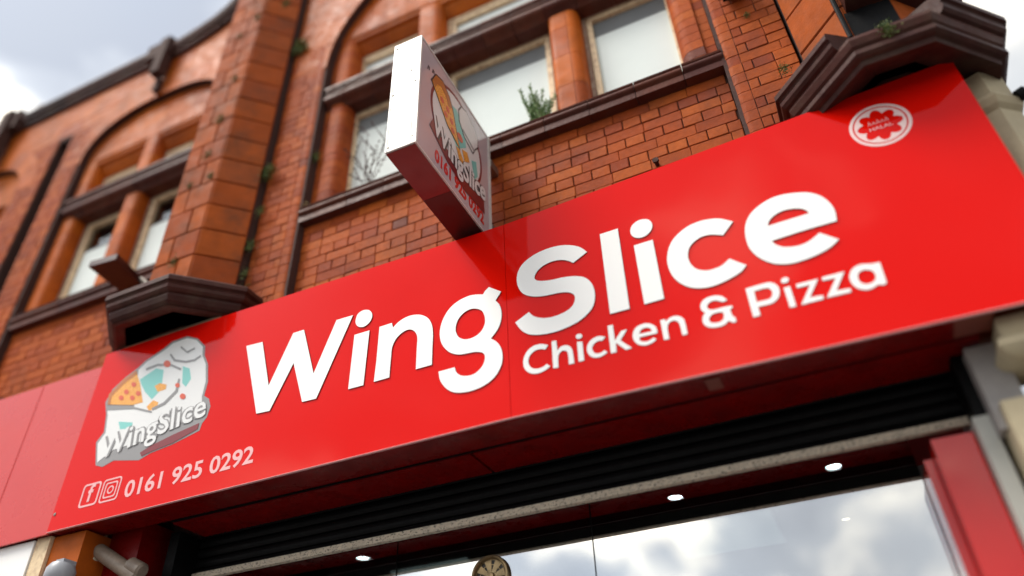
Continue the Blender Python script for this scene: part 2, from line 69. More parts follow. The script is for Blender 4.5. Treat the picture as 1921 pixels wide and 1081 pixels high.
# outlines of the lettering in the plane of the sign, metres
BIG_LETTERS=[('W', [[(-2.8557, 2.4093), (-2.7381, 2.402), (-2.6336, 2.0889), (-2.5214, 2.3959), (-2.4486, 2.3959), (-2.3374, 2.0825), (-2.23, 2.3915), (-2.1221, 2.3893), (-2.2972, 1.9215), (-2.3863, 1.925), (-2.4847, 2.1884), (-2.596, 1.9263), (-2.6844, 1.9319)]]), ('i', [[(-2.0984, 2.2531), (-2.0036, 2.2527), (-2.0099, 1.9231), (-2.1011, 1.9238)], [(-2.1009, 2.3488), (-2.1003, 2.3563), (-2.0991, 2.3646), (-2.0971, 2.373), (-2.0942, 2.3807), (-2.0903, 2.3869), (-2.0851, 2.3916), (-2.0788, 2.3954), (-2.0717, 2.3981), (-2.0642, 2.3998), (-2.0568, 2.4005), (-2.049, 2.3999), (-2.0406, 2.3983), (-2.0321, 2.3956), (-2.0242, 2.392), (-2.0173, 2.3875), (-2.0114, 2.3819), (-2.0059, 2.3751), (-2.0012, 2.3675), (-1.9977, 2.3596), (-1.9955, 2.3518), (-1.9948, 2.3438), (-1.9954, 2.3353), (-1.9972, 2.3268), (-1.9999, 2.3189), (-2.0036, 2.312), (-2.0084, 2.3059), (-2.0145, 2.3002), (-2.0214, 2.2954), (-2.0286, 2.2916), (-2.0356, 2.2892), (-2.0425, 2.2883), (-2.0499, 2.2887), (-2.0572, 2.2902), (-2.0642, 2.2925), (-2.0705, 2.2953), (-2.0761, 2.2986), (-2.0813, 2.3028), (-2.086, 2.3075), (-2.0901, 2.3127), (-2.0935, 2.318), (-2.0963, 2.3235), (-2.0985, 2.3294), (-2.1, 2.3355), (-2.1009, 2.342)]]), ('n', [[(-1.9416, 2.2556), (-1.8656, 2.2566), (-1.8566, 2.2239), (-1.8516, 2.2284), (-1.8459, 2.2338), (-1.8396, 2.2395), (-1.8327, 2.245), (-1.8254, 2.2497), (-1.8174, 2.2538), (-1.8087, 2.2576), (-1.7996, 2.2608), (-1.7903, 2.2635), (-1.781, 2.2655), (-1.7717, 2.2667), (-1.7622, 2.2673), (-1.7527, 2.2672), (-1.7431, 2.2665), (-1.7336, 2.2652), (-1.7239, 2.2632), (-1.7142, 2.2607), (-1.7044, 2.2574), (-1.6949, 2.2535), (-1.6858, 2.2487), (-1.6769, 2.243), (-1.6681, 2.2365), (-1.6596, 2.2293), (-1.6518, 2.2215), (-1.645, 2.2133), (-1.6391, 2.2045), (-1.634, 2.1951), (-1.6296, 2.1853), (-1.6258, 2.1751), (-1.6226, 2.1648), (-1.6201, 2.1547), (-1.6183, 2.1448), (-1.617, 2.1343), (-1.6161, 2.1229), (-1.6154, 2.1099), (-1.615, 2.0951), (-1.6151, 2.0789), (-1.6154, 2.0617), (-1.6157, 2.0439), (-1.6159, 2.0258), (-1.6159, 2.0066), (-1.6159, 1.986), (-1.6159, 1.9654), (-1.6159, 1.9464), (-1.6159, 1.9303), (-1.7058, 1.9298), (-1.7058, 1.9512), (-1.7058, 1.9772), (-1.7058, 2.0049), (-1.7058, 2.0311), (-1.7058, 2.0526), (-1.7055, 2.0686), (-1.7051, 2.0812), (-1.7048, 2.0914), (-1.7047, 2.1002), (-1.7052, 2.109), (-1.7061, 2.1173), (-1.7072, 2.1244), (-1.7088, 2.1307), (-1.7109, 2.1366), (-1.7136, 2.1427), (-1.7171, 2.149), (-1.7211, 2.1554), (-1.7257, 2.1614), (-1.7307, 2.1668), (-1.7359, 2.1713), (-1.7415, 2.175), (-1.7474, 2.1779), (-1.7536, 2.1801), (-1.7601, 2.1815), (-1.7669, 2.182), (-1.774, 2.1816), (-1.7815, 2.1804), (-1.7892, 2.1783), (-1.7967, 2.1755), (-1.8039, 2.172), (-1.8107, 2.1678), (-1.8174, 2.1628), (-1.8238, 2.157), (-1.8297, 2.1507), (-1.8351, 2.1438), (-1.8398, 2.1365), (-1.844, 2.1287), (-1.8478, 2.1203), (-1.8509, 2.1112), (-1.8533, 2.1013), (-1.8549, 2.0912), (-1.8556, 2.0811), (-1.8558, 2.0699), (-1.8558, 2.0567), (-1.8561, 2.0407), (-1.8565, 2.02), (-1.8569, 1.9954), (-1.8573, 1.9696), (-1.8576, 1.9454), (-1.8579, 1.9254), (-1.9483, 1.9249), (-1.9434, 2.0472)]]), ('g', [[(-1.3327, 2.2607), (-1.3307, 2.2637), (-1.3286, 2.2674), (-1.3262, 2.2713), (-1.3234, 2.2752), (-1.3202, 2.2788), (-1.3163, 2.2824), (-1.3117, 2.2859), (-1.3069, 2.2894), (-1.3024, 2.2926), (-1.2987, 2.2953), (-1.2325, 2.2439), (-1.2646, 2.1994), (-1.2609, 2.1939), (-1.2564, 2.1878), (-1.2517, 2.181), (-1.2472, 2.1737), (-1.2436, 2.1659), (-1.2408, 2.1577), (-1.2384, 2.1488), (-1.2365, 2.1396), (-1.2351, 2.1301), (-1.2344, 2.1205), (-1.2341, 2.1108), (-1.2344, 2.1007), (-1.2353, 2.0904), (-1.2367, 2.0804), (-1.2387, 2.0707), (-1.2413, 2.0614), (-1.2443, 2.0523), (-1.2479, 2.0434), (-1.2522, 2.0347), (-1.2574, 2.026), (-1.2639, 2.0172), (-1.2719, 2.0082), (-1.2802, 1.9995), (-1.2882, 1.9915), (-1.2947, 1.9846), (-1.2896, 1.9802), (-1.2834, 1.9752), (-1.2769, 1.9696), (-1.2706, 1.9636), (-1.2649, 1.9571), (-1.2598, 1.95), (-1.2549, 1.9424), (-1.2505, 1.9344), (-1.2465, 1.9259), (-1.2433, 1.9171), (-1.2407, 1.9077), (-1.2386, 1.8978), (-1.2372, 1.8876), (-1.2364, 1.8773), (-1.2363, 1.8671), (-1.2369, 1.857), (-1.238, 1.8468), (-1.2399, 1.8367), (-1.2425, 1.8267), (-1.2462, 1.8169), (-1.2509, 1.8072), (-1.2567, 1.7973), (-1.2633, 1.7877), (-1.2704, 1.7787), (-1.278, 1.7708), (-1.286, 1.7638), (-1.2945, 1.7576), (-1.3036, 1.7522), (-1.3131, 1.7473), (-1.323, 1.7429), (-1.3335, 1.7391), (-1.3446, 1.7359), (-1.3561, 1.7332), (-1.3677, 1.7311), (-1.3791, 1.7295), (-1.3903, 1.7285), (-1.4016, 1.7281), (-1.4128, 1.7282), (-1.4241, 1.729), (-1.4355, 1.7302), (-1.4471, 1.732), (-1.4589, 1.7343), (-1.4707, 1.7372), (-1.482, 1.7409), (-1.4926, 1.7454), (-1.5025, 1.7509), (-1.5118, 1.7572), (-1.5206, 1.7644), (-1.5289, 1.7721), (-1.5366, 1.7803), (-1.5438, 1.7892), (-1.5507, 1.799), (-1.5569, 1.8092), (-1.5624, 1.8196), (-1.567, 1.8298), (-1.5704, 1.8403), (-1.5728, 1.8512), (-1.5744, 1.862), (-1.5758, 1.872), (-1.5772, 1.8806), (-1.4896, 1.8801), (-1.4884, 1.8754), (-1.4871, 1.8698), (-1.4856, 1.8639), (-1.4837, 1.858), (-1.4811, 1.8525), (-1.4779, 1.8473), (-1.474, 1.8422), (-1.4697, 1.8373), (-1.465, 1.8328), (-1.46, 1.8288), (-1.4547, 1.8253), (-1.4491, 1.8223), (-1.4431, 1.8197), (-1.4368, 1.8175), (-1.43, 1.8157), (-1.4225, 1.8143), (-1.4144, 1.8131), (-1.406, 1.8124), (-1.3977, 1.8125), (-1.3899, 1.8134), (-1.3825, 1.8154), (-1.3752, 1.8182), (-1.3681, 1.8217), (-1.3616, 1.8258), (-1.3556, 1.8303), (-1.3502, 1.8353), (-1.3452, 1.8409), (-1.3407, 1.8469), (-1.3368, 1.8532), (-1.3336, 1.8596), (-1.331, 1.8662), (-1.3291, 1.8733), (-1.3277, 1.8804), (-1.3272, 1.8873), (-1.3274, 1.8937), (-1.3283, 1.8994), (-1.33, 1.9047), (-1.3324, 1.9097), (-1.3358, 1.9143), (-1.3402, 1.9186), (-1.3461, 1.9224), (-1.3532, 1.9259), (-1.3612, 1.929), (-1.3695, 1.9316), (-1.3776, 1.9339), (-1.3855, 1.9354), (-1.3934, 1.9364), (-1.4015, 1.937), (-1.4098, 1.9377), (-1.4184, 1.9385), (-1.4274, 1.9394), (-1.4368, 1.9401), (-1.4463, 1.941), (-1.456, 1.9425), (-1.4655, 1.945), (-1.4752, 1.9484), (-1.4851, 1.9526), (-1.495, 1.9576), (-1.5045, 1.9632), (-1.5134, 1.9695), (-1.5217, 1.9768), (-1.5297, 1.9849), (-1.5372, 1.9936), (-1.5441, 2.0027), (-1.5503, 2.0118), (-1.5557, 2.0208), (-1.5604, 2.0298), (-1.5645, 2.0392), (-1.568, 2.0489), (-1.5708, 2.0593), (-1.5731, 2.0704), (-1.5748, 2.0822), (-1.5758, 2.0944), (-1.576, 2.1067), (-1.5754, 2.1189), (-1.574, 2.1312), (-1.5717, 2.1436), (-1.5687, 2.1559), (-1.5648, 2.1682), (-1.5601, 2.1801), (-1.5544, 2.1919), (-1.5477, 2.2037), (-1.5402, 2.2152), (-1.5322, 2.2259), (-1.5237, 2.2353), (-1.5147, 2.2434), (-1.5051, 2.2505), (-1.4951, 2.2566), (-1.4847, 2.2618), (-1.4742, 2.2664), (-1.4632, 2.2703), (-1.4517, 2.2734), (-1.4401, 2.2757), (-1.4288, 2.2773), (-1.4184, 2.2783), (-1.4089, 2.2786), (-1.4002, 2.2781), (-1.3919, 2.2771), (-1.3837, 2.2756), (-1.3753, 2.2739), (-1.3664, 2.2717), (-1.3571, 2.2689), (-1.3481, 2.2659), (-1.3398, 2.263)], [(-1.4868, 2.1042), (-1.486, 2.1122), (-1.4846, 2.1209), (-1.4826, 2.1298), (-1.4798, 2.1385), (-1.4762, 2.1466), (-1.4716, 2.1541), (-1.466, 2.1614), (-1.4596, 2.1683), (-1.4528, 2.1745), (-1.4459, 2.1797), (-1.4385, 2.184), (-1.4305, 2.1876), (-1.4223, 2.1904), (-1.4141, 2.1923), (-1.4062, 2.1933), (-1.3986, 2.1932), (-1.3911, 2.1921), (-1.3838, 2.1902), (-1.3767, 2.1877), (-1.3698, 2.1847), (-1.3632, 2.1812), (-1.3567, 2.1772), (-1.3505, 2.1726), (-1.3449, 2.1674), (-1.34, 2.1616), (-1.3359, 2.1551), (-1.3325, 2.1478), (-1.3297, 2.14), (-1.3274, 2.1321), (-1.3256, 2.1243), (-1.3243, 2.1165), (-1.3235, 2.1085), (-1.3232, 2.1005), (-1.3235, 2.0927), (-1.3244, 2.0852), (-1.3261, 2.078), (-1.3283, 2.0708), (-1.3312, 2.0639), (-1.3346, 2.0574), (-1.3385, 2.0514), (-1.3429, 2.0458), (-1.3478, 2.0407), (-1.3533, 2.0359), (-1.3591, 2.0317), (-1.3652, 2.0281), (-1.3717, 2.0251), (-1.3787, 2.0227), (-1.3861, 2.0209), (-1.3934, 2.0196), (-1.4007, 2.0188), (-1.4079, 2.0186), (-1.4152, 2.0189), (-1.4224, 2.0198), (-1.4295, 2.0213), (-1.4363, 2.0234), (-1.4429, 2.0263), (-1.4494, 2.0299), (-1.4556, 2.034), (-1.4613, 2.0386), (-1.4663, 2.0433), (-1.4704, 2.0484), (-1.4739, 2.0539), (-1.4769, 2.0596), (-1.4794, 2.0656), (-1.4816, 2.0717), (-1.4835, 2.0778), (-1.4851, 2.0839), (-1.4863, 2.0903), (-1.4869, 2.097)]]), ('S', [[(-0.7701, 2.3243), (-0.8455, 2.2845), (-0.8499, 2.2886), (-0.8549, 2.2933), (-0.8604, 2.2985), (-0.8664, 2.3035), (-0.8727, 2.3081), (-0.8795, 2.3123), (-0.8868, 2.3163), (-0.8945, 2.3201), (-0.9024, 2.3235), (-0.9106, 2.3263), (-0.919, 2.3286), (-0.9277, 2.3305), (-0.9367, 2.3318), (-0.9457, 2.3326), (-0.9548, 2.3326), (-0.964, 2.3319), (-0.9735, 2.3305), (-0.983, 2.3285), (-0.9921, 2.3259), (-1.0005, 2.3228), (-1.0084, 2.3192), (-1.0159, 2.3149), (-1.0229, 2.3101), (-1.0292, 2.3051), (-1.0346, 2.2998), (-1.0392, 2.2942), (-1.0432, 2.288), (-1.0463, 2.2818), (-1.0486, 2.2757), (-1.0499, 2.2702), (-1.0503, 2.2652), (-1.0498, 2.2606), (-1.0484, 2.2563), (-1.046, 2.2523), (-1.0427, 2.2484), (-1.0382, 2.2448), (-1.0327, 2.2415), (-1.0263, 2.2384), (-1.0191, 2.2355), (-1.0113, 2.2327), (-1.0029, 2.2302), (-0.9936, 2.2278), (-0.9837, 2.2256), (-0.9734, 2.2236), (-0.9628, 2.2219), (-0.9518, 2.2206), (-0.9402, 2.2198), (-0.9283, 2.219), (-0.9164, 2.2181), (-0.9047, 2.2167), (-0.8931, 2.2147), (-0.8814, 2.2125), (-0.8698, 2.21), (-0.8586, 2.2071), (-0.848, 2.2038), (-0.8379, 2.2002), (-0.8282, 2.1964), (-0.8189, 2.1921), (-0.8103, 2.1873), (-0.8024, 2.1819), (-0.7953, 2.1758), (-0.7888, 2.169), (-0.7829, 2.1618), (-0.7777, 2.1542), (-0.7731, 2.1463), (-0.7691, 2.1382), (-0.7657, 2.1298), (-0.7629, 2.121), (-0.7607, 2.112), (-0.759, 2.1028), (-0.7578, 2.0934), (-0.7571, 2.0836), (-0.7569, 2.0736), (-0.7573, 2.0637), (-0.7583, 2.0538), (-0.7598, 2.0437), (-0.7619, 2.0334), (-0.7646, 2.0233), (-0.7679, 2.0137), (-0.7717, 2.005), (-0.7762, 1.9973), (-0.7813, 1.9905), (-0.787, 1.9842), (-0.7933, 1.9782), (-0.8002, 1.9722), (-0.8077, 1.9662), (-0.8158, 1.9603), (-0.8245, 1.9547), (-0.8339, 1.9494), (-0.844, 1.9447), (-0.855, 1.9405), (-0.8668, 1.9367), (-0.8793, 1.9333), (-0.8921, 1.9303), (-0.9052, 1.9278), (-0.9186, 1.9256), (-0.9326, 1.9237), (-0.9468, 1.9223), (-0.9611, 1.9214), (-0.9752, 1.9212), (-0.9894, 1.9218), (-1.0038, 1.923), (-1.0181, 1.9248), (-1.032, 1.9271), (-1.0451, 1.9298), (-1.0574, 1.933), (-1.0693, 1.9366), (-1.0806, 1.9407), (-1.0912, 1.9454), (-1.101, 1.9508), (-1.1097, 1.9569), (-1.1176, 1.9638), (-1.1247, 1.9712), (-1.1314, 1.9792), (-1.1377, 1.9876), (-1.1438, 1.9969), (-1.1496, 2.0072), (-1.1549, 2.0178), (-1.1597, 2.0277), (-1.1639, 2.0361), (-1.0906, 2.0734), (-1.0872, 2.0683), (-1.0835, 2.0622), (-1.0793, 2.0557), (-1.0747, 2.0493), (-1.0694, 2.0437), (-1.0634, 2.0386), (-1.0568, 2.0338), (-1.0496, 2.0294), (-1.0422, 2.0253), (-1.0345, 2.0216), (-1.0267, 2.0183), (-1.0185, 2.0154), (-1.01, 2.0128), (-1.0013, 2.0107), (-0.9924, 2.0091), (-0.9833, 2.0081), (-0.9739, 2.0076), (-0.9644, 2.0075), (-0.9547, 2.0079), (-0.9452, 2.0088), (-0.9354, 2.0101), (-0.9252, 2.0119), (-0.9152, 2.0141), (-0.9058, 2.0168), (-0.8973, 2.0199), (-0.8899, 2.0234), (-0.8832, 2.0275), (-0.8772, 2.032), (-0.8719, 2.0369), (-0.8673, 2.0421), (-0.8635, 2.0478), (-0.8604, 2.0541), (-0.858, 2.0606), (-0.8562, 2.0671), (-0.8552, 2.0731), (-0.8547, 2.0787), (-0.8549, 2.0842), (-0.8558, 2.0894), (-0.8574, 2.0945), (-0.8598, 2.0992), (-0.8632, 2.1038), (-0.8675, 2.1082), (-0.8725, 2.1124), (-0.8781, 2.1162), (-0.8841, 2.1196), (-0.8905, 2.1226), (-0.8975, 2.1252), (-0.905, 2.1275), (-0.9129, 2.1295), (-0.9212, 2.1313), (-0.93, 2.1327), (-0.9393, 2.1338), (-0.949, 2.1346), (-0.9589, 2.1355), (-0.969, 2.1365), (-0.9792, 2.1376), (-0.9898, 2.1386), (-1.0005, 2.1398), (-1.0113, 2.1413), (-1.022, 2.1434), (-1.0328, 2.1461), (-1.0438, 2.1492), (-1.0547, 2.1528), (-1.0652, 2.1569), (-1.075, 2.1615), (-1.0842, 2.1666), (-1.093, 2.1722), (-1.1013, 2.1783), (-1.1089, 2.185), (-1.1157, 2.1923), (-1.1217, 2.2004), (-1.127, 2.2091), (-1.1316, 2.2183), (-1.1355, 2.2279), (-1.1388, 2.2376), (-1.1414, 2.2476), (-1.1434, 2.258), (-1.1446, 2.2685), (-1.1452, 2.2791), (-1.1452, 2.2894), (-1.1444, 2.2996), (-1.143, 2.3098), (-1.1409, 2.3199), (-1.138, 2.3296), (-1.1343, 2.3389), (-1.1298, 2.3477), (-1.1247, 2.3561), (-1.1187, 2.3641), (-1.1119, 2.3717), (-1.1041, 2.3789), (-1.0951, 2.3856), (-1.085, 2.392), (-1.0741, 2.3979), (-1.0627, 2.4031), (-1.0511, 2.4077), (-1.0394, 2.4115), (-1.0271, 2.4147), (-1.0146, 2.4173), (-1.0018, 2.4193), (-0.989, 2.4208), (-0.976, 2.4218), (-0.9629, 2.4222), (-0.9496, 2.4222), (-0.9363, 2.4214), (-0.9232, 2.42), (-0.9103, 2.4179), (-0.8973, 2.4151), (-0.8844, 2.4117), (-0.8718, 2.4076), (-0.8596, 2.4028), (-0.8476, 2.397), (-0.8356, 2.3905), (-0.824, 2.3833), (-0.8133, 2.3758), (-0.8037, 2.368), (-0.7952, 2.3594), (-0.7878, 2.35), (-0.7812, 2.3405), (-0.7753, 2.3317)]]), ('l', [[(-0.6953, 2.4077), (-0.6033, 2.4085), (-0.6071, 1.9333), (-0.6987, 1.9346)]]), ('i', [[(-0.5404, 2.2769), (-0.4483, 2.2769), (-0.4483, 1.9358), (-0.5384, 1.9348)], [(-0.5447, 2.3711), (-0.5435, 2.3764), (-0.5419, 2.3821), (-0.5397, 2.3878), (-0.537, 2.3932), (-0.5336, 2.3981), (-0.5293, 2.4025), (-0.5241, 2.4066), (-0.5185, 2.4102), (-0.5125, 2.4133), (-0.5065, 2.4156), (-0.5003, 2.4171), (-0.4938, 2.4179), (-0.4871, 2.418), (-0.4806, 2.4175), (-0.4744, 2.4164), (-0.4684, 2.4146), (-0.4624, 2.4122), (-0.4568, 2.4091), (-0.4517, 2.4053), (-0.4474, 2.4009), (-0.4439, 2.3954), (-0.4409, 2.389), (-0.4387, 2.3821), (-0.4373, 2.3751), (-0.4368, 2.3683), (-0.4374, 2.3615), (-0.4389, 2.3545), (-0.4412, 2.3476), (-0.4442, 2.3411), (-0.4476, 2.3353), (-0.4515, 2.3301), (-0.4561, 2.3253), (-0.4613, 2.321), (-0.4667, 2.3173), (-0.4723, 2.3144), (-0.4783, 2.3122), (-0.4848, 2.3108), (-0.4915, 2.3099), (-0.4981, 2.3098), (-0.5043, 2.3104), (-0.5103, 2.3119), (-0.5162, 2.3142), (-0.5219, 2.3171), (-0.5271, 2.3205), (-0.5315, 2.3242), (-0.5351, 2.3283), (-0.5381, 2.3329), (-0.5405, 2.3378), (-0.5424, 2.3428), (-0.5439, 2.3477), (-0.545, 2.3523), (-0.5456, 2.3569), (-0.5458, 2.3615), (-0.5454, 2.3662)]]), ('c', [[(-0.0809, 2.2403), (-0.1381, 2.1811), (-0.1432, 2.1838), (-0.1492, 2.1871), (-0.1557, 2.1906), (-0.1623, 2.1939), (-0.1686, 2.1969), (-0.1746, 2.1995), (-0.1804, 2.202), (-0.1863, 2.2042), (-0.1924, 2.2061), (-0.1988, 2.2074), (-0.2056, 2.2084), (-0.2127, 2.209), (-0.2201, 2.2092), (-0.2275, 2.2087), (-0.2348, 2.2075), (-0.2421, 2.2054), (-0.2496, 2.2025), (-0.257, 2.199), (-0.264, 2.1951), (-0.2704, 2.1909), (-0.2763, 2.1866), (-0.2817, 2.1819), (-0.2866, 2.1769), (-0.2911, 2.1714), (-0.295, 2.1654), (-0.2984, 2.1588), (-0.3013, 2.1514), (-0.3038, 2.1438), (-0.3057, 2.136), (-0.3071, 2.1285), (-0.3079, 2.1211), (-0.3083, 2.1136), (-0.3081, 2.1062), (-0.3075, 2.0989), (-0.3065, 2.0918), (-0.305, 2.0847), (-0.303, 2.0776), (-0.3006, 2.0707), (-0.2978, 2.0642), (-0.2947, 2.0582), (-0.2913, 2.0528), (-0.2875, 2.0479), (-0.2834, 2.0433), (-0.279, 2.0391), (-0.2742, 2.0352), (-0.2691, 2.0315), (-0.2636, 2.0281), (-0.2577, 2.0251), (-0.2517, 2.0224), (-0.2455, 2.0203), (-0.239, 2.0187), (-0.2323, 2.0176), (-0.2254, 2.0169), (-0.2184, 2.0166), (-0.2114, 2.0167), (-0.2043, 2.0171), (-0.1972, 2.0178), (-0.19, 2.019), (-0.1828, 2.0208), (-0.1755, 2.0234), (-0.1678, 2.0272), (-0.1597, 2.0322), (-0.1517, 2.0376), (-0.1442, 2.0428), (-0.1379, 2.047), (-0.0767, 1.9884), (-0.0808, 1.9843), (-0.0854, 1.9793), (-0.0905, 1.9741), (-0.0962, 1.9689), (-0.1028, 1.9643), (-0.1104, 1.9602), (-0.1188, 1.9563), (-0.1279, 1.9526), (-0.1374, 1.9492), (-0.1472, 1.9459), (-0.1573, 1.9428), (-0.168, 1.9398), (-0.179, 1.9371), (-0.1899, 1.9347), (-0.2007, 1.9329), (-0.2112, 1.9315), (-0.2216, 1.9305), (-0.232, 1.9299), (-0.2422, 1.9299), (-0.2524, 1.9305), (-0.2626, 1.9318), (-0.2728, 1.9337), (-0.2828, 1.9361), (-0.2926, 1.9391), (-0.3019, 1.9426), (-0.3108, 1.9465), (-0.3192, 1.9508), (-0.3273, 1.9557), (-0.3352, 1.9613), (-0.3429, 1.9676), (-0.3505, 1.9749), (-0.358, 1.983), (-0.3653, 1.9918), (-0.372, 2.0011), (-0.378, 2.0105), (-0.3832, 2.0201), (-0.3878, 2.0301), (-0.3918, 2.0404), (-0.3952, 2.0511), (-0.398, 2.0622), (-0.4003, 2.0737), (-0.4021, 2.0859), (-0.4032, 2.0983), (-0.4036, 2.1108), (-0.4033, 2.1231), (-0.4022, 2.1354), (-0.4002, 2.1479), (-0.3976, 2.1602), (-0.3944, 2.1721), (-0.3909, 2.1833), (-0.3869, 2.1939), (-0.3825, 2.2038), (-0.3775, 2.2133), (-0.3722, 2.2222), (-0.3664, 2.2306), (-0.3602, 2.2384), (-0.3536, 2.2455), (-0.3466, 2.2521), (-0.339, 2.2584), (-0.3309, 2.2645), (-0.3219, 2.2705), (-0.3122, 2.2764), (-0.3021, 2.2819), (-0.2918, 2.2867), (-0.2817, 2.2907), (-0.2719, 2.2939), (-0.262, 2.2962), (-0.2521, 2.2979), (-0.2421, 2.299), (-0.2321, 2.2997), (-0.2221, 2.3), (-0.212, 2.2998), (-0.2019, 2.2991), (-0.1917, 2.2978), (-0.1816, 2.296), (-0.1714, 2.2937), (-0.1612, 2.291), (-0.151, 2.2877), (-0.1409, 2.2835), (-0.1308, 2.2785), (-0.1203, 2.2718), (-0.1095, 2.2637), (-0.0989, 2.2551), (-0.0892, 2.247)]]), ('e', [[(0.3206, 2.0798), (0.3153, 2.0799), (0.3097, 2.08), (0.3031, 2.0802), (0.295, 2.0803), (0.2846, 2.0804), (0.2711, 2.0804), (0.2549, 2.0805), (0.2372, 2.0806), (0.2193, 2.0806), (0.2025, 2.0804), (0.1867, 2.0801), (0.1712, 2.0797), (0.1559, 2.0792), (0.1407, 2.0786), (0.1255, 2.078), (0.1098, 2.0773), (0.0936, 2.0765), (0.0778, 2.0757), (0.0632, 2.0749), (0.0506, 2.0742), (0.0521, 2.0704), (0.0537, 2.0659), (0.0556, 2.061), (0.0579, 2.0561), (0.061, 2.0513), (0.0649, 2.0466), (0.0694, 2.0418), (0.0744, 2.0371), (0.0798, 2.0327), (0.0853, 2.0289), (0.0911, 2.0256), (0.0971, 2.0229), (0.1034, 2.0205), (0.11, 2.0185), (0.117, 2.0167), (0.1245, 2.015), (0.1325, 2.0135), (0.1407, 2.0124), (0.149, 2.0117), (0.1571, 2.0118), (0.1651, 2.0126), (0.173, 2.014), (0.1809, 2.016), (0.189, 2.0185), (0.1973, 2.0217), (0.2062, 2.0258), (0.2156, 2.031), (0.2251, 2.0365), (0.2338, 2.0418), (0.2413, 2.0461), (0.3022, 1.9852), (0.2954, 1.9805), (0.2877, 1.9749), (0.2793, 1.969), (0.2702, 1.9632), (0.2608, 1.9582), (0.2507, 1.954), (0.2399, 1.9501), (0.2287, 1.9467), (0.2173, 1.9436), (0.2061, 1.9408), (0.195, 1.9384), (0.1837, 1.9364), (0.1725, 1.9348), (0.1613, 1.9335), (0.1502, 1.9326), (0.1392, 1.932), (0.1283, 1.9316), (0.1174, 1.9316), (0.1067, 1.9321), (0.0961, 1.9334), (0.0855, 1.9353), (0.075, 1.9378), (0.0646, 1.941), (0.0546, 1.9447), (0.045, 1.9491), (0.036, 1.9541), (0.0273, 1.9598), (0.0191, 1.9661), (0.0112, 1.973), (0.0037, 1.9803), (-0.0036, 1.9882), (-0.0105, 1.9966), (-0.0171, 2.0056), (-0.0231, 2.015), (-0.0285, 2.0247), (-0.0334, 2.0347), (-0.0377, 2.0452), (-0.0415, 2.056), (-0.0446, 2.0672), (-0.0469, 2.0787), (-0.0484, 2.0908), (-0.0491, 2.1034), (-0.0491, 2.1163), (-0.0486, 2.1291), (-0.0475, 2.1416), (-0.0461, 2.1537), (-0.0441, 2.1659), (-0.0416, 2.1778), (-0.0385, 2.1893), (-0.0346, 2.2003), (-0.03, 2.2109), (-0.0248, 2.2211), (-0.0189, 2.2308), (-0.0124, 2.24), (-0.0054, 2.2485), (0.002, 2.2562), (0.01, 2.2633), (0.0185, 2.2698), (0.0276, 2.2757), (0.0373, 2.2814), (0.0478, 2.2868), (0.0592, 2.2918), (0.071, 2.2964), (0.0828, 2.3002), (0.0941, 2.3032), (0.1048, 2.3053), (0.1152, 2.3065), (0.1254, 2.307), (0.1357, 2.3069), (0.1462, 2.3063), (0.1571, 2.3051), (0.1683, 2.3032), (0.1795, 2.3009), (0.1906, 2.2981), (0.2015, 2.295), (0.2123, 2.2917), (0.2231, 2.2882), (0.2337, 2.2843), (0.244, 2.2799), (0.2535, 2.2747), (0.2626, 2.2688), (0.2711, 2.2623), (0.2792, 2.2552), (0.2867, 2.2476), (0.2936, 2.2395), (0.2998, 2.2308), (0.3055, 2.2214), (0.3105, 2.2116), (0.3149, 2.2016), (0.3187, 2.1914), (0.3218, 2.1813), (0.3243, 2.171), (0.3262, 2.1605), (0.3275, 2.1498), (0.328, 2.1388), (0.3275, 2.1269), (0.326, 2.1141), (0.3241, 2.1015), (0.3221, 2.0898)], [(0.0537, 2.1596), (0.0555, 2.1638), (0.0574, 2.1687), (0.0597, 2.174), (0.0625, 2.1792), (0.0659, 2.1841), (0.0702, 2.1887), (0.075, 2.1933), (0.0804, 2.1977), (0.0863, 2.2017), (0.0927, 2.2052), (0.0996, 2.2084), (0.1072, 2.2112), (0.1151, 2.2136), (0.1233, 2.2154), (0.1314, 2.2164), (0.1398, 2.2166), (0.1484, 2.216), (0.157, 2.2148), (0.1654, 2.2131), (0.1731, 2.2113), (0.1804, 2.2092), (0.1874, 2.2067), (0.1939, 2.2039), (0.1999, 2.2009), (0.2052, 2.1978), (0.2096, 2.1947), (0.2134, 2.1914), (0.2166, 2.188), (0.2194, 2.1845), (0.2219, 2.1809), (0.224, 2.1771), (0.2256, 2.173), (0.2269, 2.1688), (0.228, 2.165), (0.2291, 2.1618), (0.1462, 2.161)]])]
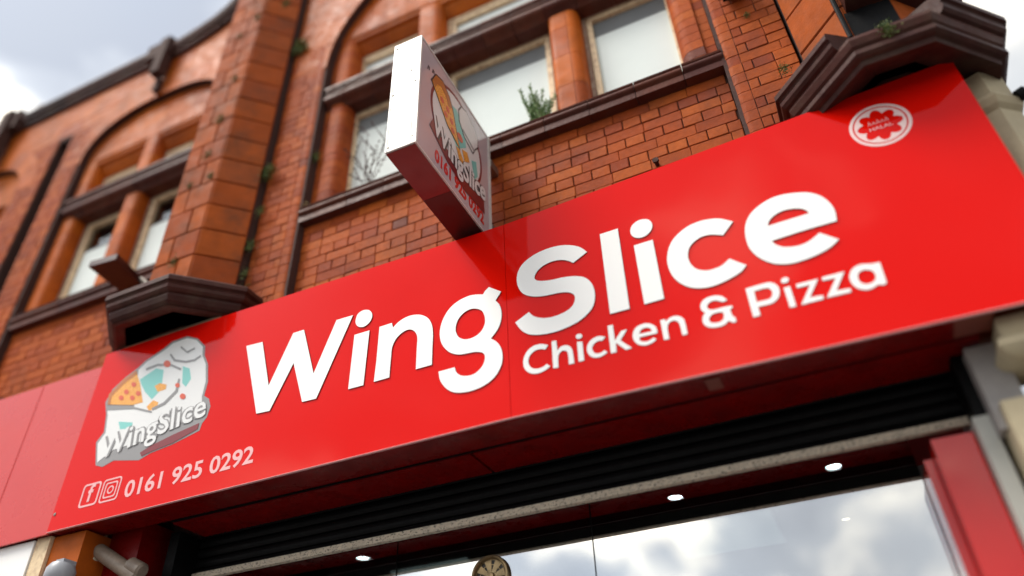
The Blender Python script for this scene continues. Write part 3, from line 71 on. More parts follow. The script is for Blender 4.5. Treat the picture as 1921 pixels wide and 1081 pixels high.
SMALL_LETTERS=[('C', [[(-1.007, 1.8619), (-1.0217, 1.8429), (-1.0273, 1.8455), (-1.0341, 1.8486), (-1.0413, 1.8511), (-1.0492, 1.8525), (-1.0576, 1.8533), (-1.0655, 1.853), (-1.0729, 1.8512), (-1.0799, 1.8482), (-1.0864, 1.8445), (-1.0924, 1.8399), (-1.0978, 1.8346), (-1.1022, 1.8286), (-1.1054, 1.8219), (-1.1076, 1.8146), (-1.1087, 1.8073), (-1.1088, 1.8002), (-1.1077, 1.7931), (-1.1058, 1.7863), (-1.103, 1.7795), (-1.0992, 1.773), (-1.0947, 1.7674), (-1.0893, 1.7629), (-1.0831, 1.7593), (-1.0766, 1.7566), (-1.0697, 1.7547), (-1.0625, 1.7537), (-1.0555, 1.7534), (-1.049, 1.7538), (-1.0428, 1.7549), (-1.0368, 1.7566), (-1.0308, 1.7595), (-1.0251, 1.7631), (-1.0202, 1.7661), (-1.0043, 1.7488), (-1.0094, 1.7456), (-1.0154, 1.7418), (-1.0221, 1.7384), (-1.0296, 1.7355), (-1.0379, 1.7329), (-1.0463, 1.7311), (-1.055, 1.7299), (-1.064, 1.7295), (-1.0729, 1.7301), (-1.0818, 1.732), (-1.0907, 1.7349), (-1.099, 1.7388), (-1.1065, 1.7436), (-1.1135, 1.7494), (-1.1195, 1.7559), (-1.1246, 1.763), (-1.1287, 1.7708), (-1.1318, 1.7793), (-1.1338, 1.7888), (-1.1346, 1.799), (-1.1345, 1.8089), (-1.1332, 1.8182), (-1.131, 1.8273), (-1.1277, 1.8361), (-1.1232, 1.8448), (-1.1177, 1.8532), (-1.1114, 1.8607), (-1.1045, 1.8669), (-1.0969, 1.872), (-1.0887, 1.8761), (-1.0798, 1.8789), (-1.0705, 1.8806), (-1.0611, 1.8811), (-1.0522, 1.8807), (-1.0433, 1.8792), (-1.0343, 1.8766), (-1.0247, 1.8722), (-1.0151, 1.8666)]]), ('h', [[(-0.989, 1.8765), (-0.9658, 1.8754), (-0.9648, 1.8202), (-0.9602, 1.8248), (-0.9548, 1.8302), (-0.9491, 1.8344), (-0.9431, 1.8365), (-0.9367, 1.8375), (-0.9304, 1.8375), (-0.9242, 1.8367), (-0.9181, 1.835), (-0.9124, 1.8321), (-0.9071, 1.8278), (-0.9021, 1.8224), (-0.8981, 1.8162), (-0.8954, 1.8105), (-0.8937, 1.8039), (-0.8924, 1.793), (-0.8915, 1.7742), (-0.891, 1.7512), (-0.8907, 1.7318), (-0.9157, 1.7334), (-0.9155, 1.7491), (-0.9152, 1.7676), (-0.9154, 1.7827), (-0.916, 1.7914), (-0.9171, 1.7967), (-0.919, 1.8009), (-0.922, 1.8049), (-0.9257, 1.8079), (-0.93, 1.8099), (-0.935, 1.8111), (-0.9406, 1.8114), (-0.9458, 1.8102), (-0.9505, 1.8074), (-0.9549, 1.8031), (-0.9585, 1.7982), (-0.961, 1.7936), (-0.9626, 1.7884), (-0.9639, 1.7798), (-0.965, 1.765), (-0.9657, 1.7471), (-0.9663, 1.7319), (-0.9909, 1.7343)]]), ('i', [[(-0.8681, 1.8369), (-0.8433, 1.8323), (-0.844, 1.7332), (-0.8694, 1.7341)], [(-0.8712, 1.8676), (-0.8698, 1.8712), (-0.8672, 1.8744), (-0.8639, 1.8765), (-0.8598, 1.8773), (-0.8551, 1.8772), (-0.8508, 1.876), (-0.8469, 1.8736), (-0.8434, 1.8702), (-0.8413, 1.8666), (-0.8409, 1.8626), (-0.8418, 1.8583), (-0.8437, 1.8548), (-0.8466, 1.8524), (-0.8505, 1.8508), (-0.8546, 1.8502), (-0.859, 1.8507), (-0.8636, 1.8522), (-0.8672, 1.8547), (-0.8696, 1.8585), (-0.8711, 1.8633)]]), ('c', [[(-0.7347, 1.8242), (-0.751, 1.8083), (-0.7557, 1.81), (-0.7612, 1.8119), (-0.767, 1.8126), (-0.7732, 1.8117), (-0.7797, 1.8097), (-0.7855, 1.8068), (-0.7906, 1.8031), (-0.7951, 1.7986), (-0.7984, 1.7936), (-0.8004, 1.788), (-0.8013, 1.782), (-0.801, 1.7759), (-0.7994, 1.7696), (-0.7967, 1.7634), (-0.7933, 1.7581), (-0.7891, 1.7543), (-0.7843, 1.7515), (-0.779, 1.7497), (-0.7732, 1.7489), (-0.7671, 1.7491), (-0.7614, 1.7501), (-0.7563, 1.7525), (-0.7517, 1.7559), (-0.7478, 1.7587), (-0.7341, 1.7435), (-0.7396, 1.7404), (-0.7462, 1.7368), (-0.7532, 1.7338), (-0.7606, 1.7316), (-0.7685, 1.7299), (-0.7762, 1.7294), (-0.7838, 1.7301), (-0.7912, 1.732), (-0.7983, 1.735), (-0.8051, 1.7392), (-0.8115, 1.7446), (-0.8168, 1.751), (-0.8209, 1.7587), (-0.824, 1.7675), (-0.8257, 1.7762), (-0.8261, 1.7846), (-0.8253, 1.793), (-0.8232, 1.801), (-0.8197, 1.8088), (-0.815, 1.8162), (-0.8094, 1.8226), (-0.8029, 1.8278), (-0.7955, 1.8318), (-0.7876, 1.8347), (-0.7794, 1.8365), (-0.7707, 1.8372), (-0.7619, 1.8363), (-0.7524, 1.8331), (-0.7428, 1.8283)]]), ('k', [[(-0.7185, 1.8776), (-0.6938, 1.8757), (-0.6947, 1.792), (-0.6601, 1.8327), (-0.6332, 1.8323), (-0.6698, 1.7859), (-0.6239, 1.7329), (-0.6515, 1.7309), (-0.6913, 1.7791), (-0.6947, 1.7318), (-0.7198, 1.7337)]]), ('e', [[(-0.5063, 1.7722), (-0.5826, 1.7753), (-0.5841, 1.7721), (-0.5858, 1.7683), (-0.5865, 1.7647), (-0.5859, 1.7617), (-0.5842, 1.759), (-0.5817, 1.7563), (-0.578, 1.7533), (-0.5733, 1.7503), (-0.5683, 1.7481), (-0.5629, 1.7467), (-0.5571, 1.7459), (-0.5517, 1.7458), (-0.5473, 1.7463), (-0.5434, 1.7474), (-0.5392, 1.7489), (-0.5343, 1.751), (-0.5293, 1.7535), (-0.525, 1.7556), (-0.5136, 1.7439), (-0.5181, 1.7406), (-0.5235, 1.7368), (-0.5296, 1.7336), (-0.5366, 1.731), (-0.5443, 1.7291), (-0.552, 1.7279), (-0.5592, 1.7278), (-0.5663, 1.7286), (-0.5733, 1.7302), (-0.5804, 1.7327), (-0.5873, 1.7361), (-0.5936, 1.7405), (-0.5992, 1.7461), (-0.6041, 1.7529), (-0.6079, 1.7601), (-0.6107, 1.7677), (-0.6125, 1.7759), (-0.6132, 1.7841), (-0.6128, 1.7922), (-0.6113, 1.8003), (-0.6087, 1.8081), (-0.6047, 1.8158), (-0.5995, 1.8231), (-0.5934, 1.829), (-0.5863, 1.833), (-0.5782, 1.8357), (-0.5701, 1.8373), (-0.5619, 1.8382), (-0.5536, 1.8381), (-0.5456, 1.8367), (-0.5375, 1.8339), (-0.5297, 1.8299), (-0.5228, 1.8252), (-0.5171, 1.8199), (-0.5122, 1.814), (-0.5085, 1.8079), (-0.506, 1.8019), (-0.5047, 1.7957), (-0.5041, 1.7897), (-0.5044, 1.7834), (-0.5054, 1.7773)], [(-0.5833, 1.7923), (-0.5809, 1.7976), (-0.5779, 1.8037), (-0.5742, 1.8087), (-0.5695, 1.8119), (-0.5641, 1.814), (-0.5585, 1.8152), (-0.5528, 1.8153), (-0.547, 1.8145), (-0.5418, 1.8128), (-0.5372, 1.8099), (-0.5331, 1.806), (-0.53, 1.802), (-0.5283, 1.7976), (-0.5277, 1.7929), (-0.5271, 1.789)]]), ('n', [[(-0.4829, 1.8324), (-0.4613, 1.8312), (-0.4598, 1.8185), (-0.4555, 1.8222), (-0.4504, 1.8265), (-0.4447, 1.8301), (-0.4384, 1.8327), (-0.4316, 1.8344), (-0.4247, 1.8351), (-0.4177, 1.8344), (-0.4106, 1.8327), (-0.4041, 1.8298), (-0.3979, 1.8257), (-0.3923, 1.8206), (-0.3877, 1.8146), (-0.3845, 1.8094), (-0.3823, 1.8035), (-0.3809, 1.7928), (-0.3803, 1.7733), (-0.3804, 1.7494), (-0.3805, 1.7291), (-0.4021, 1.7297), (-0.4028, 1.7469), (-0.4036, 1.7672), (-0.4049, 1.7836), (-0.4065, 1.7929), (-0.4085, 1.7982), (-0.4111, 1.8024), (-0.4147, 1.8067), (-0.419, 1.81), (-0.4238, 1.8121), (-0.4292, 1.8132), (-0.4351, 1.8131), (-0.4405, 1.8118), (-0.4453, 1.8091), (-0.4496, 1.8052), (-0.4532, 1.8003), (-0.4557, 1.7957), (-0.4575, 1.7903), (-0.4587, 1.7811), (-0.4593, 1.765), (-0.4594, 1.7454), (-0.4595, 1.7287), (-0.4823, 1.7308)]]), ('&', [[(-0.1912, 1.8425), (-0.2045, 1.8379), (-0.2085, 1.8395), (-0.2132, 1.8414), (-0.2181, 1.8439), (-0.2229, 1.8476), (-0.2278, 1.8519), (-0.2332, 1.8551), (-0.2395, 1.8568), (-0.2463, 1.8574), (-0.2528, 1.8571), (-0.2588, 1.8557), (-0.2645, 1.8533), (-0.2691, 1.8503), (-0.2725, 1.8469), (-0.2749, 1.843), (-0.2763, 1.839), (-0.2769, 1.8348), (-0.2765, 1.8305), (-0.275, 1.8264), (-0.2721, 1.8227), (-0.2681, 1.8192), (-0.2632, 1.8165), (-0.2578, 1.8148), (-0.2515, 1.8138), (-0.2441, 1.8132), (-0.2353, 1.813), (-0.2254, 1.8132), (-0.2145, 1.8131), (-0.2016, 1.8123), (-0.1877, 1.8111), (-0.1759, 1.8102), (-0.1775, 1.7972), (-0.1877, 1.7946), (-0.1879, 1.7894), (-0.1881, 1.7833), (-0.1878, 1.7768), (-0.1867, 1.7698), (-0.1851, 1.7624), (-0.1837, 1.7563), (-0.1755, 1.7492), (-0.1761, 1.7275), (-0.1797, 1.7268), (-0.184, 1.7262), (-0.1886, 1.7271), (-0.1941, 1.7311), (-0.1999, 1.7368), (-0.2049, 1.7416), (-0.2097, 1.7376), (-0.2155, 1.7328), (-0.222, 1.729), (-0.2289, 1.7266), (-0.2365, 1.7251), (-0.2447, 1.7245), (-0.254, 1.7248), (-0.2639, 1.7261), (-0.2732, 1.7282), (-0.2814, 1.7314), (-0.289, 1.7356), (-0.2953, 1.7405), (-0.3003, 1.7459), (-0.304, 1.752), (-0.3066, 1.7588), (-0.3079, 1.7665), (-0.308, 1.7749), (-0.307, 1.7827), (-0.3049, 1.7896), (-0.3018, 1.7958), (-0.2986, 1.8009), (-0.2955, 1.8044), (-0.2923, 1.8067), (-0.2897, 1.8085), (-0.2932, 1.8125), (-0.2973, 1.8173), (-0.3007, 1.8227), (-0.303, 1.8288), (-0.3044, 1.8354), (-0.3046, 1.8423), (-0.3032, 1.8497), (-0.3005, 1.8573), (-0.2967, 1.8641), (-0.2918, 1.8697), (-0.2858, 1.8745), (-0.2788, 1.8782), (-0.2708, 1.8809), (-0.2618, 1.8826), (-0.2527, 1.8833), (-0.2437, 1.8828), (-0.2346, 1.8813), (-0.226, 1.8788), (-0.2179, 1.8753), (-0.2104, 1.8707), (-0.2039, 1.8651), (-0.1987, 1.8578), (-0.1946, 1.8495)], [(-0.2192, 1.79), (-0.2186, 1.7845), (-0.2179, 1.778), (-0.218, 1.7718), (-0.2191, 1.7661), (-0.221, 1.7606), (-0.2237, 1.7559), (-0.2276, 1.7521), (-0.2323, 1.7491), (-0.2377, 1.7472), (-0.2438, 1.7463), (-0.2506, 1.7465), (-0.2571, 1.7475), (-0.2638, 1.7491), (-0.2702, 1.7515), (-0.2753, 1.7547), (-0.2786, 1.7592), (-0.2805, 1.7646), (-0.281, 1.7699), (-0.28, 1.7749), (-0.2777, 1.7798), (-0.2745, 1.7841), (-0.2706, 1.7878), (-0.2658, 1.7908), (-0.2604, 1.793), (-0.2543, 1.7941), (-0.2475, 1.7943), (-0.2405, 1.794), (-0.2331, 1.793), (-0.2256, 1.7914)]]), ('P', [[(-0.1068, 1.8732), (-0.0799, 1.874), (-0.0485, 1.8749), (-0.0238, 1.8748), (-0.011, 1.8736), (-0.0046, 1.8713), (0.0009, 1.8677), (0.0075, 1.8624), (0.0132, 1.8558), (0.0175, 1.8482), (0.0203, 1.8394), (0.0215, 1.8296), (0.0212, 1.8198), (0.0192, 1.8098), (0.0156, 1.7996), (0.0106, 1.7907), (0.0039, 1.7831), (-0.0043, 1.7767), (-0.0126, 1.772), (-0.02, 1.7695), (-0.0275, 1.7686), (-0.0369, 1.7683), (-0.05, 1.7686), (-0.065, 1.7694), (-0.0778, 1.7702), (-0.0774, 1.7277), (-0.1065, 1.727)], [(-0.0764, 1.8499), (-0.0605, 1.85), (-0.042, 1.8502), (-0.0273, 1.8493), (-0.0197, 1.8469), (-0.0159, 1.8435), (-0.0131, 1.8392), (-0.0102, 1.8337), (-0.0084, 1.8273), (-0.0079, 1.8209), (-0.009, 1.8144), (-0.0113, 1.8078), (-0.0147, 1.8023), (-0.0183, 1.7981), (-0.023, 1.7949), (-0.0311, 1.793), (-0.0453, 1.7927), (-0.063, 1.7937), (-0.0781, 1.7946)]]), ('i', [[(0.0394, 1.827), (0.0641, 1.8274), (0.0642, 1.726), (0.04, 1.7268)], [(0.0374, 1.8639), (0.0391, 1.8673), (0.0418, 1.8708), (0.045, 1.8735), (0.0488, 1.8752), (0.0532, 1.8762), (0.0574, 1.876), (0.0615, 1.8744), (0.0653, 1.8716), (0.0678, 1.8684), (0.0684, 1.8647), (0.0677, 1.8605), (0.0663, 1.8568), (0.0641, 1.8536), (0.0611, 1.8509), (0.0578, 1.8492), (0.054, 1.8485), (0.0499, 1.8488), (0.0462, 1.8496), (0.043, 1.8511), (0.0402, 1.8531), (0.0382, 1.8555), (0.0371, 1.8581), (0.0368, 1.8609)]]), ('z', [[(0.0889, 1.8281), (0.1752, 1.8258), (0.1233, 1.7499), (0.1724, 1.7438), (0.1704, 1.7264), (0.0839, 1.7262), (0.1399, 1.8081), (0.0885, 1.8095)]]), ('z', [[(0.1905, 1.8276), (0.2775, 1.8266), (0.225, 1.7484), (0.2764, 1.7427), (0.2748, 1.7253), (0.1832, 1.728), (0.2393, 1.8077), (0.1895, 1.8108)]]), ('a', [[(0.3797, 1.8282), (0.411, 1.8259), (0.4061, 1.7273), (0.4035, 1.7243), (0.4002, 1.7208), (0.3957, 1.7191), (0.3888, 1.7206), (0.3806, 1.7239), (0.3736, 1.7268), (0.366, 1.7232), (0.3569, 1.7191), (0.348, 1.7164), (0.3398, 1.7157), (0.3318, 1.7165), (0.3239, 1.7188), (0.3159, 1.7225), (0.3081, 1.7277), (0.3013, 1.7341), (0.2958, 1.7417), (0.2914, 1.7504), (0.2883, 1.7597), (0.2865, 1.7698), (0.286, 1.7805), (0.2869, 1.7908), (0.2893, 1.8004), (0.2932, 1.8095), (0.2982, 1.8176), (0.3042, 1.8245), (0.3114, 1.8304), (0.3194, 1.8347), (0.3284, 1.8374), (0.3382, 1.8386), (0.3483, 1.8382), (0.3592, 1.8357), (0.3703, 1.8316)], [(0.3161, 1.7803), (0.3173, 1.7874), (0.3195, 1.7939), (0.3229, 1.7994), (0.3277, 1.8037), (0.3335, 1.8069), (0.3395, 1.8088), (0.3454, 1.8094), (0.3514, 1.8088), (0.3573, 1.807), (0.3634, 1.804), (0.3694, 1.7999), (0.3741, 1.7947), (0.377, 1.7881), (0.3785, 1.7805), (0.3788, 1.7732), (0.3781, 1.7663), (0.3762, 1.7598), (0.373, 1.754), (0.3682, 1.749), (0.3622, 1.7448), (0.3558, 1.742), (0.3492, 1.741), (0.3423, 1.7413), (0.3358, 1.7431), (0.3295, 1.7462), (0.3237, 1.7507), (0.3193, 1.7564), (0.3169, 1.7638), (0.3159, 1.7723)]])]

# ------------------------------------------------------------------ materials
def mat(name, base, rough=0.6, var=0.0, ramp=None, noise=12.0, bump=0.0, bump_scale=60.0, metal=0.0, coat=0.0, spec=0.5, dirt=None, dirt_scale=3.0, dirt_amt=0.5, emit=None, ior=None):
    m = bpy.data.materials.new(name); m.use_nodes = True
    nt = m.node_tree; N = nt.nodes; Lk = nt.links
    p = N['Principled BSDF']
    p.inputs['Roughness'].default_value = rough; p.inputs['Metallic'].default_value = metal
    p.inputs['Coat Weight'].default_value = coat; p.inputs['Coat Roughness'].default_value = 0.06
    p.inputs['Specular IOR Level'].default_value = spec
    if ior: p.inputs['IOR'].default_value = ior
    if emit:
        p.inputs['Emission Color'].default_value = (*emit[0], 1); p.inputs['Emission Strength'].default_value = emit[1]
    g = N.new('ShaderNodeTexCoord')
    geo = N.new('ShaderNodeNewGeometry'); oi = N.new('ShaderNodeObjectInfo')
    col = None
    if ramp:
        ad = N.new('ShaderNodeMath'); ad.operation = 'ADD'; Lk.new(geo.outputs['Random Per Island'], ad.inputs[0]); Lk.new(oi.outputs['Random'], ad.inputs[1])
        fr = N.new('ShaderNodeMath'); fr.operation = 'FRACT'; Lk.new(ad.outputs[0], fr.inputs[0])
        r = N.new('ShaderNodeValToRGB'); el = r.color_ramp.elements
        el[0].position = ramp[0][0]; el[0].color = (*ramp[0][1], 1); el[1].position = ramp[-1][0]; el[1].color = (*ramp[-1][1], 1)
        for q in ramp[1:-1]:
            x = el.new(q[0]); x.color = (*q[1], 1)
        Lk.new(fr.outputs[0], r.inputs[0]); col = r.outputs[0]
    def noise_node(s, d=5, rgh=0.6):
        n = N.new('ShaderNodeTexNoise'); n.inputs['Scale'].default_value = s; n.inputs['Detail'].default_value = d; n.inputs['Roughness'].default_value = rgh
        Lk.new(geo.outputs['Position'], n.inputs['Vector']); return n.outputs['Fac']
    def mix(fac, a, b, bt='MIX'):
        x = N.new('ShaderNodeMix'); x.data_type = 'RGBA'; x.blend_type = bt
        for s, v in ((0, fac), (6, a), (7, b)):
            if isinstance(v, (int, float)): x.inputs[s].default_value = v
            elif isinstance(v, tuple): x.inputs[s].default_value = (*v, 1)
            else: Lk.new(v, x.inputs[s])
        return x.outputs[2]
    def mr(v, a, b, c, d):
        x = N.new('ShaderNodeMapRange'); x.inputs[1].default_value = a; x.inputs[2].default_value = b; x.inputs[3].default_value = c; x.inputs[4].default_value = d
        Lk.new(v, x.inputs[0]); return x.outputs[0]
    if col is None:
        rgb = N.new('ShaderNodeRGB'); rgb.outputs[0].default_value = (*base, 1); col = rgb.outputs[0]
    if var:
        hs = N.new('ShaderNodeHueSaturation'); Lk.new(col, hs.inputs['Color'])
        Lk.new(mr(noise_node(noise), 0.25, 0.75, 1 - var, 1 + var), hs.inputs['Value']); col = hs.outputs[0]
    if dirt:
        col = mix(mr(noise_node(dirt_scale, 7, 0.68), 0.46, 0.72, 0.0, dirt_amt), col, dirt)
    Lk.new(col, p.inputs['Base Color'])
    if bump:
        b = N.new('ShaderNodeBump'); b.inputs['Strength'].default_value = bump; b.inputs['Distance'].default_value = 0.004
        Lk.new(noise_node(bump_scale, 6), b.inputs['Height']); Lk.new(b.outputs[0], p.inputs['Normal'])
    if var:
        Lk.new(mr(noise_node(noise * 1.7), 0.3, 0.7, max(0.03, rough - 0.12), min(1, rough + 0.12)), p.inputs['Roughness'])
    return m

def buckle(m):
    """slow waves in thin sheet metal"""
    nt = m.node_tree; geo = nt.nodes.new('ShaderNodeNewGeometry'); n = nt.nodes.new('ShaderNodeTexNoise'); n.inputs['Scale'].default_value = 1.3; n.inputs['Detail'].default_value = 1.5
    nt.links.new(geo.outputs['Position'], n.inputs['Vector']); bb = nt.nodes.new('ShaderNodeBump'); bb.inputs['Strength'].default_value = 0.25; bb.inputs['Distance'].default_value = 0.03
    nt.links.new(n.outputs['Fac'], bb.inputs['Height']); nt.links.new(bb.outputs[0], nt.nodes['Principled BSDF'].inputs['Normal'])
M = {}
M['brick'] = mat('red_brick', None, 0.62, 0.16, ramp=[(0.0, (.33, .060, .012)), (0.25, (.41, .085, .013)), (0.45, (.30, .054, .012)), (0.62, (.44, .100, .016)), (0.8, (.36, .068, .013)), (0.97, (.28, .050, .014)), (1.0, (.17, .055, .038))], noise=30, bump=0.7, bump_scale=90, spec=0.10, dirt=(.09, .03, .022), dirt_scale=2.2, dirt_amt=0.55)
M['terra'] = mat('orange_terracotta', None, 0.55, 0.16, ramp=[(0.0, (.43, .088, .008)), (0.35, (.50, .115, .010)), (0.6, (.39, .075, .008)), (0.85, (.46, .10, .010)), (1.0, (.36, .064, .008))], noise=6, spec=0.12, bump=0.25, bump_scale=70, dirt=(.13, .035, .012), dirt_scale=2.4, dirt_amt=0.65)
M['pier'] = mat('weathered_terracotta', None, 0.7, 0.18, ramp=[(0.0, (.33, .068, .014)), (0.3, (.38, .085, .016)), (0.6, (.29, .058, .014)), (0.85, (.35, .085, .022)), (1.0, (.27, .06, .018))], noise=9, spec=0.08, bump=0.5, bump_scale=60, dirt=(.12, .05, .028), dirt_scale=4, dirt_amt=0.75)
M['glaze'] = mat('brown_glazed_faience', None, 0.4, 0.22, ramp=[(0.0, (.085, .021, .013)), (0.4, (.11, .030, .016)), (0.7, (.07, .018, .013)), (1.0, (.09, .028, .02))], noise=10, spec=0.12, bump=0.4, bump_scale=50, dirt=(.10, .06, .045), dirt_scale=9, dirt_amt=0.35)
M['dark_glaze'] = mat('dark_glazed_corbel', None, 0.45, 0.3, spec=0.15, ramp=[(0.0, (.045, .014, .011)), (0.5, (.075, .024, .018)), (1.0, (.035, .013, .011))], noise=8, bump=0.5, bump_scale=45, dirt=(.11, .075, .05), dirt_scale=6, dirt_amt=0.4)
M['mortar'] = mat('dark_mortar', (.055, .022, .016), 0.9, 0.3, noise=40, bump=0.5)
M['cream'] = mat('peeling_cream_wood', (.80, .62, .40), 0.6, 0.10, noise=25, bump=0.6, bump_scale=80, spec=0.3, dirt=(.34, .17, .09), dirt_scale=22, dirt_amt=0.7)
M['old_wood'] = mat('bare_grey_brown_wood', (.30, .19, .13), 0.75, 0.25, noise=30, bump=0.7, bump_scale=90, dirt=(.55, .45, .34), dirt_scale=14, dirt_amt=0.7)
M['stone'] = mat('cream_stone', (.52, .44, .29), 0.75, 0.16, noise=10, bump=0.6, bump_scale=40, dirt=(.20, .15, .10), dirt_scale=5, dirt_amt=0.5)
M['palegrey'] = mat('pale_grey_metal', (.48, .48, .44), 0.5, 0.1, noise=6); M['grey'] = mat('grey_painted_metal', (.30, .28, .27), 0.5, 0.15, noise=8)
M['black'] = mat('black_shutter_steel', (.003, .003, .0035), 0.5, 0.3, spec=0.12, noise=20, bump=0.15)
M['rail'] = mat('flaking_cream_rail', (.56, .48, .37), 0.45, 0.15, noise=25, bump=0.5, bump_scale=120)
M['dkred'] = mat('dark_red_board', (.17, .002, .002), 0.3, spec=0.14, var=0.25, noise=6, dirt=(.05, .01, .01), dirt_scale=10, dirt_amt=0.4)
M['red'] = mat('gloss_red_panel', (.72, .006, .002), 0.06, 0.0, coat=0.0, spec=0.17)
buckle(M['red'])
M['pinkred'] = mat('pinkish_red_panel', (.62, .036, .030), 0.3, 0.05, noise=2.0, coat=0.1)  # pinker than the main sign: washed sky sheen put into the base colour
M['postred'] = mat('gloss_red_post', (.62, .006, .004), 0.14, 0.05, noise=4, coat=0.35)
M['white'] = mat('white_acrylic', (.92, .91, .89), 0.4, spec=0.3)
M['edge'] = mat('dark_letter_edge', (.05, .01, .01), 0.5)
M['casing'] = mat('white_sign_casing', (.72, .71, .67), 0.35, 0.03, noise=5, dirt=(.5, .45, .38), dirt_scale=14, dirt_amt=0.3)
M['face'] = mat('pale_sign_face', (.56, .48, .51), 0.15, 0.02, noise=4, coat=0.2)
M['patch'] = mat('brown_red_patch', (.20, .045, .028), 0.4); M['sgnred'] = mat('dull_red_underside', (.20, .014, .012), 0.4, 0.15, noise=6)
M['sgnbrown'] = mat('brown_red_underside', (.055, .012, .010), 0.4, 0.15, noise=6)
M['prred'] = mat('print_red', (.66, .015, .012), 0.3); M['prdark'] = mat('print_dark', (.05, .03, .035), 0.3); M['prmaroon'] = mat('print_maroon', (.22, .02, .025), 0.3)
M['prgrey'] = mat('print_grey', (.28, .27, .27), 0.3); M['prwhite'] = mat('print_white', (.80, .80, .79), 0.3); M['prteal'] = mat('print_teal', (.22, .60, .55), 0.3)
M['prorange'] = mat('print_orange', (.85, .38, .06), 0.3, 0.15, noise=60); M['prpepper'] = mat('print_pepperoni', (.70, .10, .04), 0.3); M['prpink'] = mat('print_pale_pink', (.85, .45, .45), 0.3)
M['prcrust'] = mat('print_crust', (.50, .17, .04), 0.3); M['prbadge'] = mat('print_badge_white', (.86, .62, .60), 0.3)
M['screw'] = mat('steel_screw', (.28, .25, .22), 0.4, metal=0.8)
M['brass'] = mat('dull_brass', (.30, .22, .12), 0.35, 0.1, noise=20, metal=0.8)
M['fanblade'] = mat('fan_blade', (.03, .025, .02), 0.45)
M['blind'] = mat('white_blind', (.72, .785, .765), 0.7, 0.05, noise=1.5, spec=0.2)
M['blindgrey'] = mat('grey_blind_fold', (.17, .18, .185), 0.7, 0.06, noise=5)
M['room'] = mat('dark_room', (.03, .032, .03), 0.9); M['ceil'] = mat('grey_ceiling', (.42, .37, .36), 0.8, 0.05, noise=2); M['ceilred'] = mat('dark_red_ceiling_edge', (.40, .010, .012), 0.5, 0.1, noise=3)
M['led'] = mat('lit_led', (.8, .9, 1), 0.5, emit=((.80, .92, 1.0), 22)); M['warm'] = mat('lit_warm_lamp', (1, .9, .7), 0.5, emit=((1, .85, .6), 6)); M['panel'] = mat('faint_glow_light_panel', (.75, .80, .80), 0.5, emit=((.75, .9, .9), 0.22))  # the ceiling panels are switched off; their faint glow is added
M['leaf'] = mat('rosemary_leaf', None, 0.6, 0.2, ramp=[(0, (.07, .15, .04)), (0.5, (.14, .24, .07)), (1, (.22, .32, .12))], noise=30)
M['weed'] = mat('moss_green', None, 0.7, 0.2, ramp=[(0, (.04, .08, .014)), (0.6, (.10, .15, .025)), (1, (.17, .17, .04))], noise=30)
M['twig'] = mat('dry_twig', (.075, .035, .03), 0.8, 0.2, noise=30); M['drygrass'] = mat('dry_grass', (.32, .24, .10), 0.8, 0.2, noise=30)
M['plastic'] = mat('cream_plastic', (.62, .58, .44), 0.4, 0.05, noise=6); M['dirtyplastic'] = mat('dirty_beige_plastic', (.28, .22, .17), 0.5, 0.2, noise=12, dirt=(.08, .05, .04), dirt_scale=9, dirt_amt=0.6); M['greyplastic'] = mat('grey_plastic', (.34, .35, .38), 0.35, 0.05, noise=6)
M['ground'] = mat('concrete_paving', (.13, .125, .12), 0.85, 0.12, noise=2); M['asphalt'] = mat('asphalt', (.05, .05, .052), 0.85, 0.15, noise=4)

def glass(name, refl, tint=(0.9, 0.95, 0.93)):
    m = bpy.data.materials.new(name); m.use_nodes = True; nt = m.node_tree; nt.nodes.clear()
    g = nt.nodes.new('ShaderNodeBsdfGlossy'); g.inputs['Roughness'].default_value = 0.015
    geo = nt.nodes.new('ShaderNodeNewGeometry'); nz = nt.nodes.new('ShaderNodeTexNoise'); nz.inputs['Scale'].default_value = 1.6; nt.links.new(geo.outputs['Position'], nz.inputs['Vector'])
    bp = nt.nodes.new('ShaderNodeBump'); bp.inputs['Strength'].default_value = 0.06; bp.inputs['Distance'].default_value = 0.02
    nt.links.new(nz.outputs['Fac'], bp.inputs['Height']); nt.links.new(bp.outputs[0], g.inputs['Normal'])
    t = nt.nodes.new('ShaderNodeBsdfTransparent'); t.inputs[0].default_value = (*tint, 1)
    lw = nt.nodes.new('ShaderNodeLayerWeight'); lw.inputs[0].default_value = 0.35
    mr = nt.nodes.new('ShaderNodeMapRange'); mr.inputs[3].default_value = refl; mr.inputs[4].default_value = 1.0; nt.links.new(lw.outputs['Fresnel'], mr.inputs[0])
    x = nt.nodes.new('ShaderNodeMixShader'); nt.links.new(mr.outputs[0], x.inputs[0]); nt.links.new(t.outputs[0], x.inputs[1]); nt.links.new(g.outputs[0], x.inputs[2])
    o = nt.nodes.new('ShaderNodeOutputMaterial'); nt.links.new(x.outputs[0], o.inputs[0]); return m
M['glass_up'] = glass('upper_window_glass', 0.12)
M['glass_shop'] = glass('shop_window_glass', 0.70)

